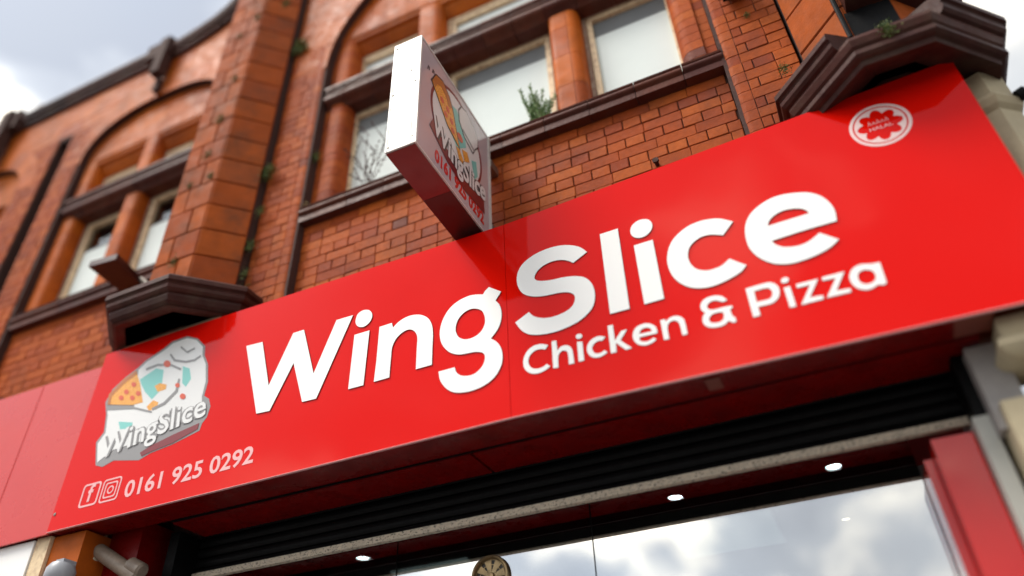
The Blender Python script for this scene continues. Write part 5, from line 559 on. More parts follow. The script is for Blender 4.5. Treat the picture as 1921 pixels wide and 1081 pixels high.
# --- octagonal piers with terracotta blocks
def face_block(parent, p0, p1, z0, z1, m, out=.0, thick=.03, j=.006, c=.006, name='pier_block'):
    p0, p1 = Vector(p0), Vector(p1); d = (p1 - p0).normalized(); n = Vector((d.y, -d.x)); L = (p1 - p0).length
    o_ = out + R.uniform(-.002, .002)
    def q(s_, off, zz): v = p0 + d * s_ + n * off; return (v.x, v.y, zz)
    a, b = j / 2, L - j / 2; z0 += j / 2; z1 -= j / 2
    b_ = MB().raw([q(a + c, o_, z0 + c), q(b - c, o_, z0 + c), q(b - c, o_, z1 - c), q(a + c, o_, z1 - c), q(a, o_ - c, z0), q(b, o_ - c, z0), q(b, o_ - c, z1), q(a, o_ - c, z1), q(a, o_ - thick, z0), q(b, o_ - thick, z0), q(b, o_ - thick, z1), q(a, o_ - thick, z1)],
                  [(0, 1, 2, 3)] + [(4 + i, 4 + (i + 1) % 4, (i + 1) % 4, i) for i in range(4)] + [(8 + i, 8 + (i + 1) % 4, 4 + (i + 1) % 4, 4 + i) for i in range(4)])
    return obj(name, b_, m, parent)
def pier(plan, z0, z1, course, zoff, m):
    """plan: points left to right (outward = street side)"""
    ins = .012
    cx = sum(p[0] for p in plan) / len(plan); core_pts = [(cx + (p[0] - cx) * .955, p[1] + ins) for p in plan]
    core = obj('pier', MB().plan(core_pts, z0, z1), M['mortar'], B)
    z = z0 + zoff; k = 0
    while z < z1:
        for i, (a, b) in enumerate(zip(plan[1:-1], plan[2:-1])):
            a, b = Vector(a), Vector(b); L = (b - a).length; d = (b - a) / L
            if i == 1:      # front face: uneven pairs
                s = L * (.36 if k % 2 else .62); face_block(core, a, a + d * s, z, z + course, m); face_block(core, a + d * s, b, z, z + course, m)
            else: face_block(core, a, b, z, z + course, m)
        z += course; k += 1
    return core
planL = [(-3.954, 3.06), (-3.954, 2.862), (-3.744, 2.652), (-3.39, 2.652), (-3.18, 2.862), (-3.18, 3.06)]
planR = [(0.46, 3.06), (0.46, 2.862), (0.67, 2.652), (0.881, 2.652), (1.091, 2.862), (1.091, 3.06)]
pier(planL, 2.91, 8.6, .2285, .10, M['pier']); pier(planR, 2.91, 6.0, .30, .06, M['pier'])
def corbel(plan, dz, niche=False):
    bands = [[(0, 2.955), (.10, 2.93), (.185, 2.905), (.195, 2.89), (.195, 2.862), (.180, 2.855), (.174, 2.845), (.181, 2.835), (.178, 2.815), (.165, 2.80), (.150, 2.795)],
             [(.150, 2.795), (.152, 2.775), (.140, 2.745), (.122, 2.73), (.112, 2.725)],
             [(.112, 2.725), (.138, 2.718), (.140, 2.690), (.125, 2.680), (.105, 2.675), (.098, 2.650), (.06, 2.668), (-.09, 2.745)]]
    if not niche: bands[2] = [(.112, 2.725), (.118, 2.720), (.100, 2.714), (.05, 2.722), (.045, 2.730), (-.02, 2.728), (-.09, 2.735)]
    core = obj('corbel', MB().plan([(sum(p[0] for p in plan) / len(plan) + (p[0] - sum(q[0] for q in plan) / len(plan)) * .80, max(p[1] + .05, 2.80)) for p in plan], 2.3, 2.94), M['mortar'], B)
    for i, bnd in enumerate(bands):
        bnd = [(e, z + dz) for e, z in bnd]
        pr = [(-.10 if i < 2 else -.13, bnd[0][1])] + bnd + ([(-.10, bnd[-1][1])] if i < 2 else [])
        paths = [plan] if not (niche and i == 0) else [plan[:3], plan[3:]]
        for pth in paths: obj('corbel_moulding', MB().sweep(pr, pth), M['dark_glaze'], core)
    return core
lc = corbel(planL, 0.01); lc.data.materials[0] = M['stone']
obj('corbel_moulding', MB().box(-3.98, -3.14, 2.766, 2.93, 2.60, 2.733), M['stone'], lc, label='pale bottom course of the corbel'); ck = corbel(planR, 0.060, True)
obj('niche_shade', MB().box(.675, .876, 2.640, 2.649, 2.93, 3.19), M['black'], ck)  # thin black plate over the pier front, standing in for shade in the hollow
q = MB().sweep([(-.05, 3.50), (.05, 3.48), (.12, 3.44), (.13, 3.38), (.09, 3.35), (.09, 3.31), (.12, 3.29), (.12, 3.24), (.06, 3.21), (-.05, 3.20)], [(0.69, 2.64), (0.881, 2.64), (1.1, 2.862), (1.1, 3.06)])
obj('corbel_moulding', q, M['dark_glaze'], ck)
obj('cast_iron_pipe', MB().tube([(.655, 2.63, 3.0), (.66, 2.63, 4.5)], .012), M['black'], B)
# right-hand corner: pale stone console beneath the corbel and pilaster beneath the sign
st_ = MB().plan([(0.98, 2.90), (1.10, 2.85), (1.19, 2.92), (1.19, 3.3), (0.98, 3.3)], 2.02, 2.50)
cs = obj('corner_pilaster', st_, M['stone'], B)
obj('corner_pilaster', MB().box(1.0, 1.14, 2.91, 3.3, 1.56, 2.015), M['stone'], B)
b_ = MB().sweep([(-.05, 2.75), (.02, 2.74), (.02, 2.60), (.03, 2.59), (.045, 2.56), (.03, 2.53), (0, 2.502), (-.05, 2.502)], [(0.98, 2.92), (1.10, 2.87), (1.18, 2.93), (1.18, 3.3)]); obj('pilaster_cap', b_, M['stone'], cs)
wal = MB().box(0.46, 1.08, 3.06, 3.4, 1.56, 6.0); obj('corner_wall', wal, M['brick'], B)
obj('pilaster', MB().box(0.625, 0.80, 2.93, 3.5, -1.6, 1.24), M['stone'], B)
obj('pilaster', MB().box(0.802, 1.05, 2.97, 3.5, -1.6, 1.34), M['stone'], B)
b_ = MB().sweep([(-.08, 1.522), (.05, 1.522), (.06, 1.47), (.05, 1.44), (.075, 1.43), (.085, 1.40), (.07, 1.375), (.02, 1.35), (-.08, 1.35)], [(0.76, 3.1), (0.76, 2.90), (1.06, 2.90)]); b_.smooth = True
obj('pilaster_console', b_, M['stone'], B)
obj('side_plate', MB().box(0.60, 0.72, 2.99, 3.1, 1.16, 1.50), M['grey'], B)
# left shop pilaster
obj('pilaster', MB().box(-4.085, -3.84, 2.82, 3.4, -1.6, 1.535), M['terra'], B)
obj('pilaster', MB().box(-3.838, -3.60, 2.99, 3.5, -1.6, 1.60), M['dkred'], B)
obj('shopfront_frame', MB().box(-4.20, -4.09, 2.80, 3.1, -1.6, 1.54), M['cream'], B)
obj('wall_panel', MB().box(-6.5, -4.205, 2.79, 3.1, -1.6, 1.53), M['white'], B)
obj('main_beam', MB().box(-9.4, 1.14, 3.21, 3.5, 1.56, 2.4), M['mortar'], B)
obj('bolt', MB().tube([(-.387, 3.0, 2.985), (-.387, 2.965, 2.985)], .012).tube([(-.387, 2.97, 2.985), (-.387, 2.955, 2.985)], .018), M['mortar'], B)

# ================================================================== red fascia sign
F = thing('shop_fascia_sign', 'long gloss red shop sign with raised white WingSlice lettering over the shop window', 'sign')
YF = 2.75
XS = -1.207
p1 = [(-4.07, 1.541), (XS - .0012, 1.546), (XS - .0012, 2.681), (-4.07, 2.712)]; p2 = [(XS + .0012, 1.546), (1.004, 1.500), (1.004, 2.772), (XS + .0012, 2.681)]
obj('sign_panel', MB().xz([p1], YF, 2.765), M['red'], F); obj('sign_panel', MB().xz([p2], YF, 2.765), M['red'], F)
# tray lips
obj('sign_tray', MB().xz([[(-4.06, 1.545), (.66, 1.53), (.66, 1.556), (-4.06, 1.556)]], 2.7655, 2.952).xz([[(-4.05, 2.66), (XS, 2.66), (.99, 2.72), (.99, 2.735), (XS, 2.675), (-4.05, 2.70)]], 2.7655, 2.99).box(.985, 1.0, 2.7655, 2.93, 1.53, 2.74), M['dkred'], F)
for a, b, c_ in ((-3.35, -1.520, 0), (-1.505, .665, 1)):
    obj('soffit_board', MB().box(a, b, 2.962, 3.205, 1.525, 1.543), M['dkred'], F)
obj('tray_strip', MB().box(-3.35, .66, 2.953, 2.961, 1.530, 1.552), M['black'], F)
obj('sign_edge_highlight', MB().xz([[(-4.07, 1.5385), (XS, 1.5435), (1.004, 1.4975), (1.004, 1.4995), (XS, 1.5455), (-4.07, 1.5405)]], YF - .002, 2.764), M['prpink'], F)  # pale strip that draws the bright highlight along the bottom edge
obj('soffit_patch', MB().box(.575, .705, 2.80, 2.94, 1.526, 1.529), M['patch'], F); obj('soffit_patch', MB().box(-.36, -.30, 2.80, 2.90, 1.526, 1.529), M['patch'], F)
def letters(data, y0, depth, m, parent, name):
    for ch, loops in data:
        b = MB(); 
        # an i is two separate solids
        if len(loops) == 2 and ch == 'i':
            for l in loops: b.xz([l], y0, y0 + depth)
        else: b.xz(loops, y0, y0 + depth)
        me = b.mesh(name, [m, M['edge']])
        for p in me.polygons:
            if abs(p.normal.y) < .5: p.material_index = 1
        o = link(name, me, parent)
letters(BIG_LETTERS, 2.7445, .0053, M['white'], F, 'letter')
letters(SMALL_LETTERS, 2.7465, .0033, M['white'], F, 'small_letter')

# --- text from the built-in font
def text_mesh(body, offset=0.0, extrude=0.5):
    cu = bpy.data.curves.new('t', 'FONT'); cu.body = body; cu.size = 1; cu.offset = offset; cu.extrude = extrude; cu.resolution_u = 3
    o = bpy.data.objects.new('t', cu); C.objects.link(o); dg = bpy.context.evaluated_depsgraph_get(); dg.update()
    me = bpy.data.meshes.new_from_object(o.evaluated_get(dg)); bpy.data.objects.remove(o); bpy.data.curves.remove(cu); return me
def bbx(me):
    xs_ = [v.co.x for v in me.vertices]; ys_ = [v.co.y for v in me.vertices]; return min(xs_), max(xs_), min(ys_), max(ys_)
def text(body, parent, name, m, fn, width, height, offset=0.0, depth=.002, shear=0.0, singles=True):
    """fn(a, b, t): a, b in metres along the line, t outward depth in metres"""
    full = text_mesh(body, offset); x0, x1, y0, y1 = bbx(full); 
    cap = bbx(text_mesh('0', offset)); ch_ = cap[3] - cap[2]; yb = cap[2]
    sx = width / (x1 - x0); sy = height / ch_; out = []
    def place(me, dx):
        for v in me.vertices:
            a = (v.co.x + dx - x0) * sx; b = (v.co.y - yb) * sy
            v.co = fn(a + shear * b, b, (v.co.z + .5) * depth)
        me.materials.clear(); me.materials.append(m); me.update(); out.append(link(name, me, parent))
    if not singles: place(full, 0); return out
    for i, c_ in enumerate(body):
        if c_ == ' ': continue
        pre = bbx(text_mesh(body[:i + 1], offset))[1]; me = text_mesh(c_, offset); place(me, pre - bbx(me)[1])
    return out
onF = lambda ox, oz, y: (lambda a, b, t: Vector((ox + a, y - t, oz + b)))
text('0161 925 0292', F, 'phone_digit', M['prpink'], lambda a, b, t: Vector((-3.530 + a, 2.7495 - t, 1.632 + b + a * .018)), .878, .100, 0.018, .001, shear=-.05)
# social media squares
def sq(cx, cz, h, r, n=5, k=1.0):
    p = []
    for i, (sx, sz) in enumerate(((1, 1), (-1, 1), (-1, -1), (1, -1))):
        for q in range(n):
            a = math.pi / 2 * (i + q / (n - 1)); p.append((cx + sx * (h * k - r) + r * math.cos(a), cz + sz * (h - r) + r * math.sin(a)))
    return p
def circ(cx, cz, r, n=20, rz_=None): return [(cx + r * math.cos(2 * math.pi * i / n), cz + (rz_ or r) * math.sin(2 * math.pi * i / n)) for i in range(n)]
ic = obj('social_icon', MB().xz([sq(-3.805, 1.708, .069, .02), sq(-3.805, 1.708, .058, .014)], 2.7485, 2.7495), M['prpink'], F)
text('f', ic, 'icon_letter', M['prpink'], onF(-3.825, 1.665, 2.7494), .045, .105, .02, .001)
obj('social_icon', MB().xz([sq(-3.650, 1.706, .069, .02), sq(-3.650, 1.706, .060, .014)], 2.7485, 2.7495).xz([sq(-3.650, 1.706, .046, .014), sq(-3.650, 1.706, .038, .012)], 2.7485, 2.7495).xz([circ(-3.650, 1.706, .024), circ(-3.650, 1.706, .016)], 2.7485, 2.7495), M['prpink'], F)
# --- halal roundel
hc = (.630, 2.528)
def star(n, ra, rb, steps=6):
    p = []
    for i in range(n * steps):
        a = 2 * math.pi * i / (n * steps); r = rb + (ra - rb) * abs(math.cos(a * n / 2)) ** 1.0; p.append((hc[0] + r * math.cos(a), hc[1] + r * math.sin(a)))
    return p
bd = obj('round_badge', MB().xz([circ(*hc, .126, 40), circ(*hc, .112, 40)], 2.7485, 2.7495).xz([circ(*hc, .105, 40), star(8, .095, .068)], 2.7485, 2.7495), M['prbadge'], F)
text('HALAL', bd, 'badge_letter', M['prpink'], onF(.582, 2.505, 2.7494), .096, .020, .01, .001, singles=False)
sc = MB()
for k in range(5): sc.tube([(hc[0] - .045 + .018 * k, 2.7488, hc[1] + .012), (hc[0] - .045 + .018 * k + .005, 2.7488, hc[1] + .035 - .008 * (k % 2)), (hc[0] - .033 + .018 * k, 2.7488, hc[1] + .012)], .0025, n=5)
obj('badge_script', sc, M['prpink'], bd)
# --- printed logo at the left of the sign (measured outlines in the sign's plane)
LOGO = [('outline', [(-3.8368, 1.8896), (-3.8954, 2.0468), (-3.855, 2.1044), (-3.8858, 2.2297), (-3.9275, 2.3212), (-3.8987, 2.4067), (-3.8167, 2.4687), (-3.7329, 2.5091), (-3.6741, 2.5513), (-3.5445, 2.5999), (-3.4836, 2.6362), (-3.3645, 2.636), (-3.2695, 2.5896), (-3.1906, 2.5104), (-3.1786, 2.4444), (-3.1331, 2.37), (-3.0992, 2.2415), (-3.1033, 2.1512), (-3.0599, 2.1209), (-3.0354, 2.068), (-3.0442, 2.0014), (-3.0697, 1.9715), (-3.0768, 1.9284), (-3.2551, 1.8884), (-3.4112, 1.8705), (-3.4902, 1.8455), (-3.6962, 1.8889), (-3.7735, 1.8668)]), ('white', [(-3.8296, 1.9062), (-3.8763, 2.0348), (-3.8372, 2.0954), (-3.8663, 2.2169), (-3.8923, 2.2715), (-3.6559, 2.2214), (-3.7152, 2.4935), (-3.6625, 2.5351), (-3.5333, 2.5836), (-3.4722, 2.6186), (-3.3604, 2.6216), (-3.2764, 2.5809), (-3.2083, 2.5126), (-3.1958, 2.4494), (-3.1499, 2.3748), (-3.1156, 2.246), (-3.1181, 2.1503), (-3.0833, 2.0294), (-3.2975, 2.027), (-3.4323, 1.9672), (-3.7234, 1.9607)]), ('teal', [(-3.6756, 2.4141), (-3.5595, 2.4602), (-3.4909, 2.4304), (-3.4639, 2.2905), (-3.5212, 2.2361), (-3.597, 2.3059), (-3.6487, 2.3706)]), ('teal', [(-3.3344, 2.412), (-3.2736, 2.3795), (-3.2397, 2.2996), (-3.2652, 2.2522), (-3.3034, 2.2872)]), ('teal', [(-3.7528, 2.1476), (-3.629, 2.1125), (-3.6205, 2.0723), (-3.7194, 2.0894)]), ('pizza', [(-3.7335, 2.4933), (-3.6658, 2.3855), (-3.5901, 2.2342), (-3.6735, 2.2377), (-3.8977, 2.2982), (-3.9149, 2.3745), (-3.8874, 2.3933), (-3.824, 2.4548)]), ('crust', [(-3.8977, 2.2982), (-3.9149, 2.3745), (-3.8874, 2.3933), (-3.824, 2.4548), (-3.7335, 2.4933), (-3.7146, 2.4636), (-3.795, 2.4259), (-3.8616, 2.374), (-3.8836, 2.3508), (-3.8733, 2.2919)]), ('pepperoni', [(-3.7386, 2.3434), (-3.7394, 2.3324), (-3.7505, 2.3295), (-3.7667, 2.3358), (-3.7803, 2.3486), (-3.785, 2.3619), (-3.7785, 2.3693), (-3.7639, 2.3673), (-3.748, 2.3569)]), ('pepperoni', [(-3.6923, 2.3824), (-3.6932, 2.3714), (-3.7043, 2.3684), (-3.7204, 2.3748), (-3.7339, 2.3878), (-3.7386, 2.4011), (-3.732, 2.4085), (-3.7174, 2.4065), (-3.7016, 2.396)]), ('pepperoni', [(-3.67, 2.2848), (-3.6709, 2.2741), (-3.6819, 2.2711), (-3.6977, 2.2773), (-3.711, 2.2898), (-3.7155, 2.3027), (-3.709, 2.31), (-3.6946, 2.3081), (-3.6791, 2.298)]), ('pepperoni', [(-3.7688, 2.3106), (-3.7697, 2.2997), (-3.7807, 2.2967), (-3.7969, 2.303), (-3.8106, 2.3157), (-3.8154, 2.3288), (-3.8089, 2.3362), (-3.7942, 2.3343), (-3.7783, 2.324)]), ('pepperoni', [(-3.6295, 2.3044), (-3.6305, 2.2936), (-3.6414, 2.2906), (-3.6571, 2.2969), (-3.6703, 2.3094), (-3.6748, 2.3224), (-3.6683, 2.3297), (-3.6539, 2.3278), (-3.6385, 2.3176)]), ('pepperoni', [(-3.4421, 2.4582), (-3.4439, 2.4426), (-3.4593, 2.4385), (-3.4812, 2.4477), (-3.4994, 2.4661), (-3.5052, 2.4851), (-3.4958, 2.4956), (-3.4757, 2.4926), (-3.4544, 2.4776)]), ('pepperoni', [(-3.3158, 2.2757), (-3.3171, 2.2658), (-3.327, 2.2631), (-3.3409, 2.2687), (-3.3522, 2.2802), (-3.3557, 2.292), (-3.3496, 2.2987), (-3.3368, 2.297), (-3.3234, 2.2877)]), ('pepperoni', [(-3.2453, 2.1836), (-3.247, 2.1717), (-3.2592, 2.1683), (-3.2761, 2.175), (-3.2898, 2.1888), (-3.294, 2.2032), (-3.2864, 2.2113), (-3.2708, 2.2094), (-3.2545, 2.1983)]), ('pizza', [(-3.5282, 2.3279), (-3.4907, 2.338), (-3.4303, 2.3116), (-3.4263, 2.2805), (-3.4884, 2.2771)]), ('pizza', [(-3.5474, 2.1938), (-3.5068, 2.2274), (-3.4578, 2.2001), (-3.461, 2.1572), (-3.5197, 2.1624)]), ('swoosh', [(-3.8923, 2.2715), (-3.6559, 2.2214), (-3.493, 2.1509), (-3.4888, 2.1383), (-3.6505, 2.2062), (-3.8862, 2.2558)]), ('swoosh', [(-3.6521, 2.4863), (-3.5577, 2.4912), (-3.4408, 2.4579), (-3.3419, 2.3988), (-3.3432, 2.3838), (-3.4356, 2.4407), (-3.5521, 2.4738), (-3.6395, 2.4669)]), ('swoosh', [(-3.5, 2.172), (-3.4145, 2.1889), (-3.3425, 2.2483), (-3.3439, 2.3282), (-3.3284, 2.322), (-3.321, 2.2327), (-3.3972, 2.17), (-3.4885, 2.1546)]), ('hat_line', [(-3.4657, 2.539), (-3.4129, 2.4812), (-3.3208, 2.4443), (-3.2499, 2.4362), (-3.2093, 2.4534), (-3.2001, 2.4403), (-3.2456, 2.4206), (-3.3162, 2.4285), (-3.4182, 2.4681), (-3.4726, 2.5303)]), ('hat_line', [(-3.3927, 2.5709), (-3.3296, 2.5149), (-3.2747, 2.525), (-3.269, 2.5127), (-3.3253, 2.4999), (-3.395, 2.5587)]), ('ribbon', [(-3.495, 1.8911), (-3.416, 1.9181), (-3.2734, 1.9481), (-3.0899, 1.9764), (-3.0906, 1.9406), (-3.2572, 1.895), (-3.4134, 1.8772), (-3.4747, 1.8642)])]
depths = {'outline': (.0012, M['prgrey']), 'white': (.0024, M['prwhite']), 'teal': (.0029, M['prteal']), 'pizza': (.0034, M['prorange']), 'crust': (.0044, M['prcrust']), 'pepperoni': (.0050, M['prpepper']), 'hat': (.0034, M['prwhite']), 'hat_line': (.0044, M['prgrey']), 'ribbon': (.0036, M['prmaroon']), 'swoosh': (.0044, M['prgrey'])}
lg = None
for nm, loop in LOGO:
    dd, mm = depths[nm]; o = obj('logo_' + nm, MB().xz([loop], YF - dd, YF - dd + .001), mm, F if lg is None else lg)
    if lg is None: lg = o
LA = [(-3.8208, 1.9134), (-3.0524, 2.0125), (-3.8476, 2.0643)]      # origin, u axis end, up axis end of the logo lettering
def lax(y):
    o_, u_, w_ = [Vector(q) for q in LA]
    du = (u_ - o_).normalized(); 
    return lambda a, b, t: Vector(((o_ + du * a).x + (w_ - o_).normalized().x * b, y - t, (o_ + du * a).y + (w_ - o_).normalized().y * b))
Lw = (Vector(LA[1]) - Vector(LA[0])).length; Lh = (Vector(LA[2]) - Vector(LA[0])).length
text('WingSlice', lg, 'logo_letter_outline', M['prgrey'], lax(YF - .0046), Lw, Lh, .055, .0008)
text('WingSlice', lg, 'logo_letter', M['prwhite'], lax(YF - .0056), Lw, Lh, .012, .0008)
for x_, z_ in ((-4.05, 1.64),):
    sc = MB().lathe([(0, .004), (.008, .003), (.010, 0)], (x_, 2.7485, z_), (0, -1, 0), 12); obj('screw', sc, M['screw'], F)

# ================================================================== plain red sign of the next shop
N_ = thing('plain_red_fascia', 'plain pinkish red sign board with no lettering, at the left edge beside the WingSlice sign', 'sign')
obj('sign_panel', MB().xz([[(-7.2, 1.50), (-4.075, 1.535), (-4.075, 2.625), (-7.2, 2.64)]], 2.758, 2.77), M['pinkred'], N_)
for i, x_ in enumerate((-4.62, -5.3, -6.0, -6.7)): obj('cover_strip', MB().box(x_ - .012, x_ + .012, 2.7555, 2.7578, 1.53, 2.62), M['pinkred'], N_)
obj('sign_tray', MB().box(-7.2, -4.08, 2.7705, 2.99, 1.545, 1.57).box(-7.2, -4.08, 2.7705, 2.99, 2.58, 2.615), M['dkred'], N_)

# ================================================================== projecting box sign
S = thing('projecting_sign', 'white double sided box sign jutting out from the brick wall above the red shop sign', 'sign')
SX0, SX1, SY0, SY1, SZ0, SZ1 = -1.518, -1.346, 2.065, 2.90, 2.722, 3.565
obj('casing', MB().box(SX0 + .002, SX1 - .006, SY0, SY1, SZ0, SZ1), M['casing'], S)
fr_ = MB().box(SX1 - .006, SX1 + .001, SY0 + .001, SY0 + .012, SZ0, SZ1).box(SX1 - .006, SX1 + .001, SY1 - .026, SY1 - .018, SZ0, SZ1).box(SX1 - .006, SX1 + .001, SY1 - .012, SY1, SZ0, SZ1).box(SX1 - .006, SX1 + .001, SY0 + .012, SY1 - .026, SZ1 - .012, SZ1).box(SX1 - .006, SX1 + .001, SY0 + .012, SY1 - .026, SZ0, SZ0 + .008)
obj('frame_trim', fr_, M['casing'], S)
fp = obj('sign_face', MB().box(SX1 - .006, SX1 - .002, SY0 + .013, SY1 - .027, SZ0 + .009, SZ1 - .013), M['face'], S)
obj('underside_panel', MB().box(SX0 + .004, SX1 - .008, SY0 + .01, 2.43, SZ0 - .006, SZ0 - .0005), M['sgnred'], S)
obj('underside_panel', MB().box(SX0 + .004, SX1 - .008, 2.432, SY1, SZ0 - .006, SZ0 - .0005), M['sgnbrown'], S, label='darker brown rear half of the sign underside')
obj('edge_strip', MB().box(SX0 + .010, SX0 + .013, SY0 - .002, SY0 - .0002, SZ0 + .004, SZ1 - .004).box(SX1 - .032, SX1 - .029, SY0 - .002, SY0 - .0002, SZ0 + .004, SZ1 - .004), M['prgrey'], S)
for x_, z_ in ((SX0 + .02, 2.75), (SX0 + .02, 3.14), (SX0 + .022, 3.53), (SX1 - .02, 2.77), (SX1 - .02, 3.19), (SX1 - .05, 3.29)):
    obj('screw', MB().lathe([(0, .003), (.005, .002), (.006, 0)], (x_, SY0 - .0003, z_), (0, -1, 0), 10), M['screw'], S)
def onS(u, v, t): return Vector((SX1 - .0018 + t, SY0 + u, SZ0 + v))
def flat(loops, d0, name, m, parent=fp, th=.0006): return obj(name, MB().prism(loops, lambda a, b, t: onS(a, b, d0 + th * (1 - t))), m, parent)
def ring(cx, cz, r1, r2, n=36, ez=1.0): return [[(cx + r1 * math.cos(2 * math.pi * i / n), cz + ez * r1 * math.sin(2 * math.pi * i / n)) for i in range(n)], [(cx + r2 * math.cos(2 * math.pi * i / n), cz + ez * r2 * math.sin(2 * math.pi * i / n)) for i in range(n)]]
flat(ring(.42, .47, .30, .28), .0005, 'logo_ring', M['prmaroon']); flat([ring(.42, .47, .278, .1)[0]], .0003, 'logo_white', M['prwhite'])
flat([[(.28, .62), (.40, .66), (.50, .60), (.52, .46), (.42, .36), (.33, .42)]], .0012, 'logo_teal', M['prteal'])
flat([[(.115, .60), (.16, .70), (.24, .73), (.32, .68), (.36, .62), (.45, .37), (.30, .42)]], .0020, 'logo_outline', M['prdark'])
flat([[(.125, .60), (.165, .69), (.24, .715), (.31, .67), (.35, .61), (.437, .382), (.30, .43)]], .0028, 'logo_pizza', M['prorange'])
flat([[(.125, .60), (.165, .69), (.24, .715), (.31, .67), (.35, .61), (.31, .585), (.27, .64), (.22, .655), (.18, .63), (.16, .58)]], .0036, 'logo_crust', M['prcrust'])
for c_ in ((.235, .56), (.30, .55), (.28, .49), (.345, .50), (.36, .44)): flat([[(c_[0] + .021 * math.cos(a * .7), c_[1] + .021 * math.sin(a * .7)) for a in range(9)]], .0036, 'logo_pepperoni', M['prpepper'])
hat = [(.44, .60), (.43, .68), (.46, .74), (.52, .76), (.57, .73), (.62, .72), (.66, .67), (.66, .60), (.63, .56), (.60, .50), (.50, .53)]
flat([[(.545 + (p[0] - .545) * 1.08, .635 + (p[1] - .635) * 1.08) for p in hat]], .0020, 'logo_outline', M['prdark']); flat([hat], .0028, 'logo_hat', M['prwhite'])
flat([[(.47, .56), (.62, .52), (.625, .535), (.475, .575)]], .0036, 'logo_hat_band', M['prgrey'])
flat([[(.445 + .035 * math.cos(a * .7), .47 + .03 * math.sin(a * .7)) for a in range(9)]], .0030, 'logo_tomato', M['prpepper']); flat([[(.47, .40), (.53, .43), (.56, .38), (.50, .33)]], .0030, 'logo_cheese', M['prorange']); flat([[(.585, .42), (.64, .46), (.66, .36), (.62, .30)]], .0030, 'logo_leaf', M['prteal'])
flat([[(.40, .36), (.44, .37), (.50, .31), (.45, .27)]], .0030, 'logo_tomato', M['prorange'])
flat([[(.12, .245), (.30, .155), (.50, .115), (.745, .145), (.735, .235), (.50, .21), (.30, .24), (.15, .32)]], .0024, 'logo_ribbon', M['prmaroon'])
def arcS(d): return lambda a, b, t: onS(.145 + a, .235 + b - .055 * math.sin(math.pi * min(1, a / .61)) + .01 * a, d + t)
text('WingSlice', fp, 'logo_letter_outline', M['prdark'], arcS(.0034), .61, .15, .085, .0006)
text('WingSlice', fp, 'logo_letter', M['prwhite'], arcS(.0044), .61, .15, .03, .0006)
text('0161 925 0292', fp, 'phone_digit', M['prred'], lambda a, b, t: onS(.185 + a, .05 + b, .0004 + t), .55, .088, .035, .0008)
for k, (u, v) in enumerate(((.075, .665), (.125, .69), (.17, .685))): flat([[(u, v - .02), (u + .006, v + .016), (u + .022, v + .016), (u + .024, v - .012), (u + .016, v - .012), (u + .014, v + .004), (u + .010, v + .004), (u + .008, v - .02)]], .0005, 'small_mark', M['prdark'])
obj('fixing_bracket', MB().box(-1.40, -1.34, 2.90, 3.0, 3.33, 3.39).box(-1.52, -1.34, 2.901, 3.0, 2.80, 2.86), M['screw'], S)

# ================================================================== shutter
H = thing('roller_shutter', 'black roller shutter rolled up under the red sign, with a flaking cream bottom rail', 'shutter')
z = 1.70; k = 0
while z > 1.345:
    pr = [(0, z), (.010, z - .004), (.016, z - .020), (.016, z - .036), (.008, z - .050), (0, z - .053), (-.012, z - .053), (-.012, z)]
    s_ = MB().sweep(pr, [(-3.42, 3.26), (.615, 3.26)]); s_.smooth = True; obj('slat', s_, M['black'], H); z -= .0565
obj('bottom_rail', MB().box(-3.42, .61, 3.235, 3.268, 1.302, 1.335), M['rail'], H)
obj('housing', MB().box(-3.45, .64, 3.29, 3.47, 1.40, 1.555), M['dkred'], H)
obj('guide', MB().box(.545, .605, 3.08, 3.2, -1.6, 1.262), M['palegrey'], H, label='pale grey right-hand guide channel')
obj('guide', MB().box(.56, .62, 3.08, 3.25, 1.264, 1.523), M['black'], H); obj('guide', MB().box(-3.50, -3.43, 3.10, 3.3, -1.6, 1.54), M['black'], H)

# ================================================================== shop window
W = thing('shop_window', 'wide shop window reflecting bright clouds below the black shutter', 'window')
XP = [-3.42, -2.236, -1.13, .352]
for a, b in zip(XP, XP[1:]): obj('pane', MB().box(a + .003, b - .003, 3.50, 3.508, -1.0, 1.62), M['glass_shop'], W)
for x_ in XP[1:-1]: obj('glazing_joint', MB().box(x_ - .0028, x_ + .0028, 3.498, 3.51, -1.0, 1.62), M['black'], W)
obj('post', MB().box(.39, .54, 3.15, 3.5, -1.6, 1.235), M['postred'], W, label='gloss red right-hand post'); obj('post', MB().box(.352, .388, 3.26, 3.5, -1.6, 1.20), M['postred'], W)
obj('head_frame', MB().box(-3.42, .545, 3.475, 3.497, 1.555, 1.62), M['dkred'], W)
# extractor fan set in the glass
FN = thing('extractor_fan', 'round brass rimmed extractor fan set in the shop window glass', 'fan')
r_ = MB().lathe([(.088, .0), (.097, .0), (.104, .012), (.100, .024), (.090, .026), (.084, .018), (.082, .0)], (-1.677, 3.499, 1.12), (0, -1, 0), 36); r_.smooth = True; obj('rim', r_, M['brass'], FN)
for k in range(3): rr = .080 - .024 * k; r_ = MB().lathe([(rr, 0), (rr + .003, .003), (rr + .003, .006), (rr, .006), (rr, 0)], (-1.677, 3.498, 1.12), (0, -1, 0), 30); obj('grille_ring', r_, M['brass'], FN)
obj('hub', MB().lathe([(.0, .02), (.018, .018), (.022, 0)], (-1.677, 3.498, 1.12), (0, -1, 0), 16), M['brass'], FN)
obj('backplate', MB().lathe([(0, 0), (.083, 0), (.083, .0006), (0, .0006)], (-1.677, 3.4985, 1.12), (0, -1, 0), 30), M['fanblade'], FN)
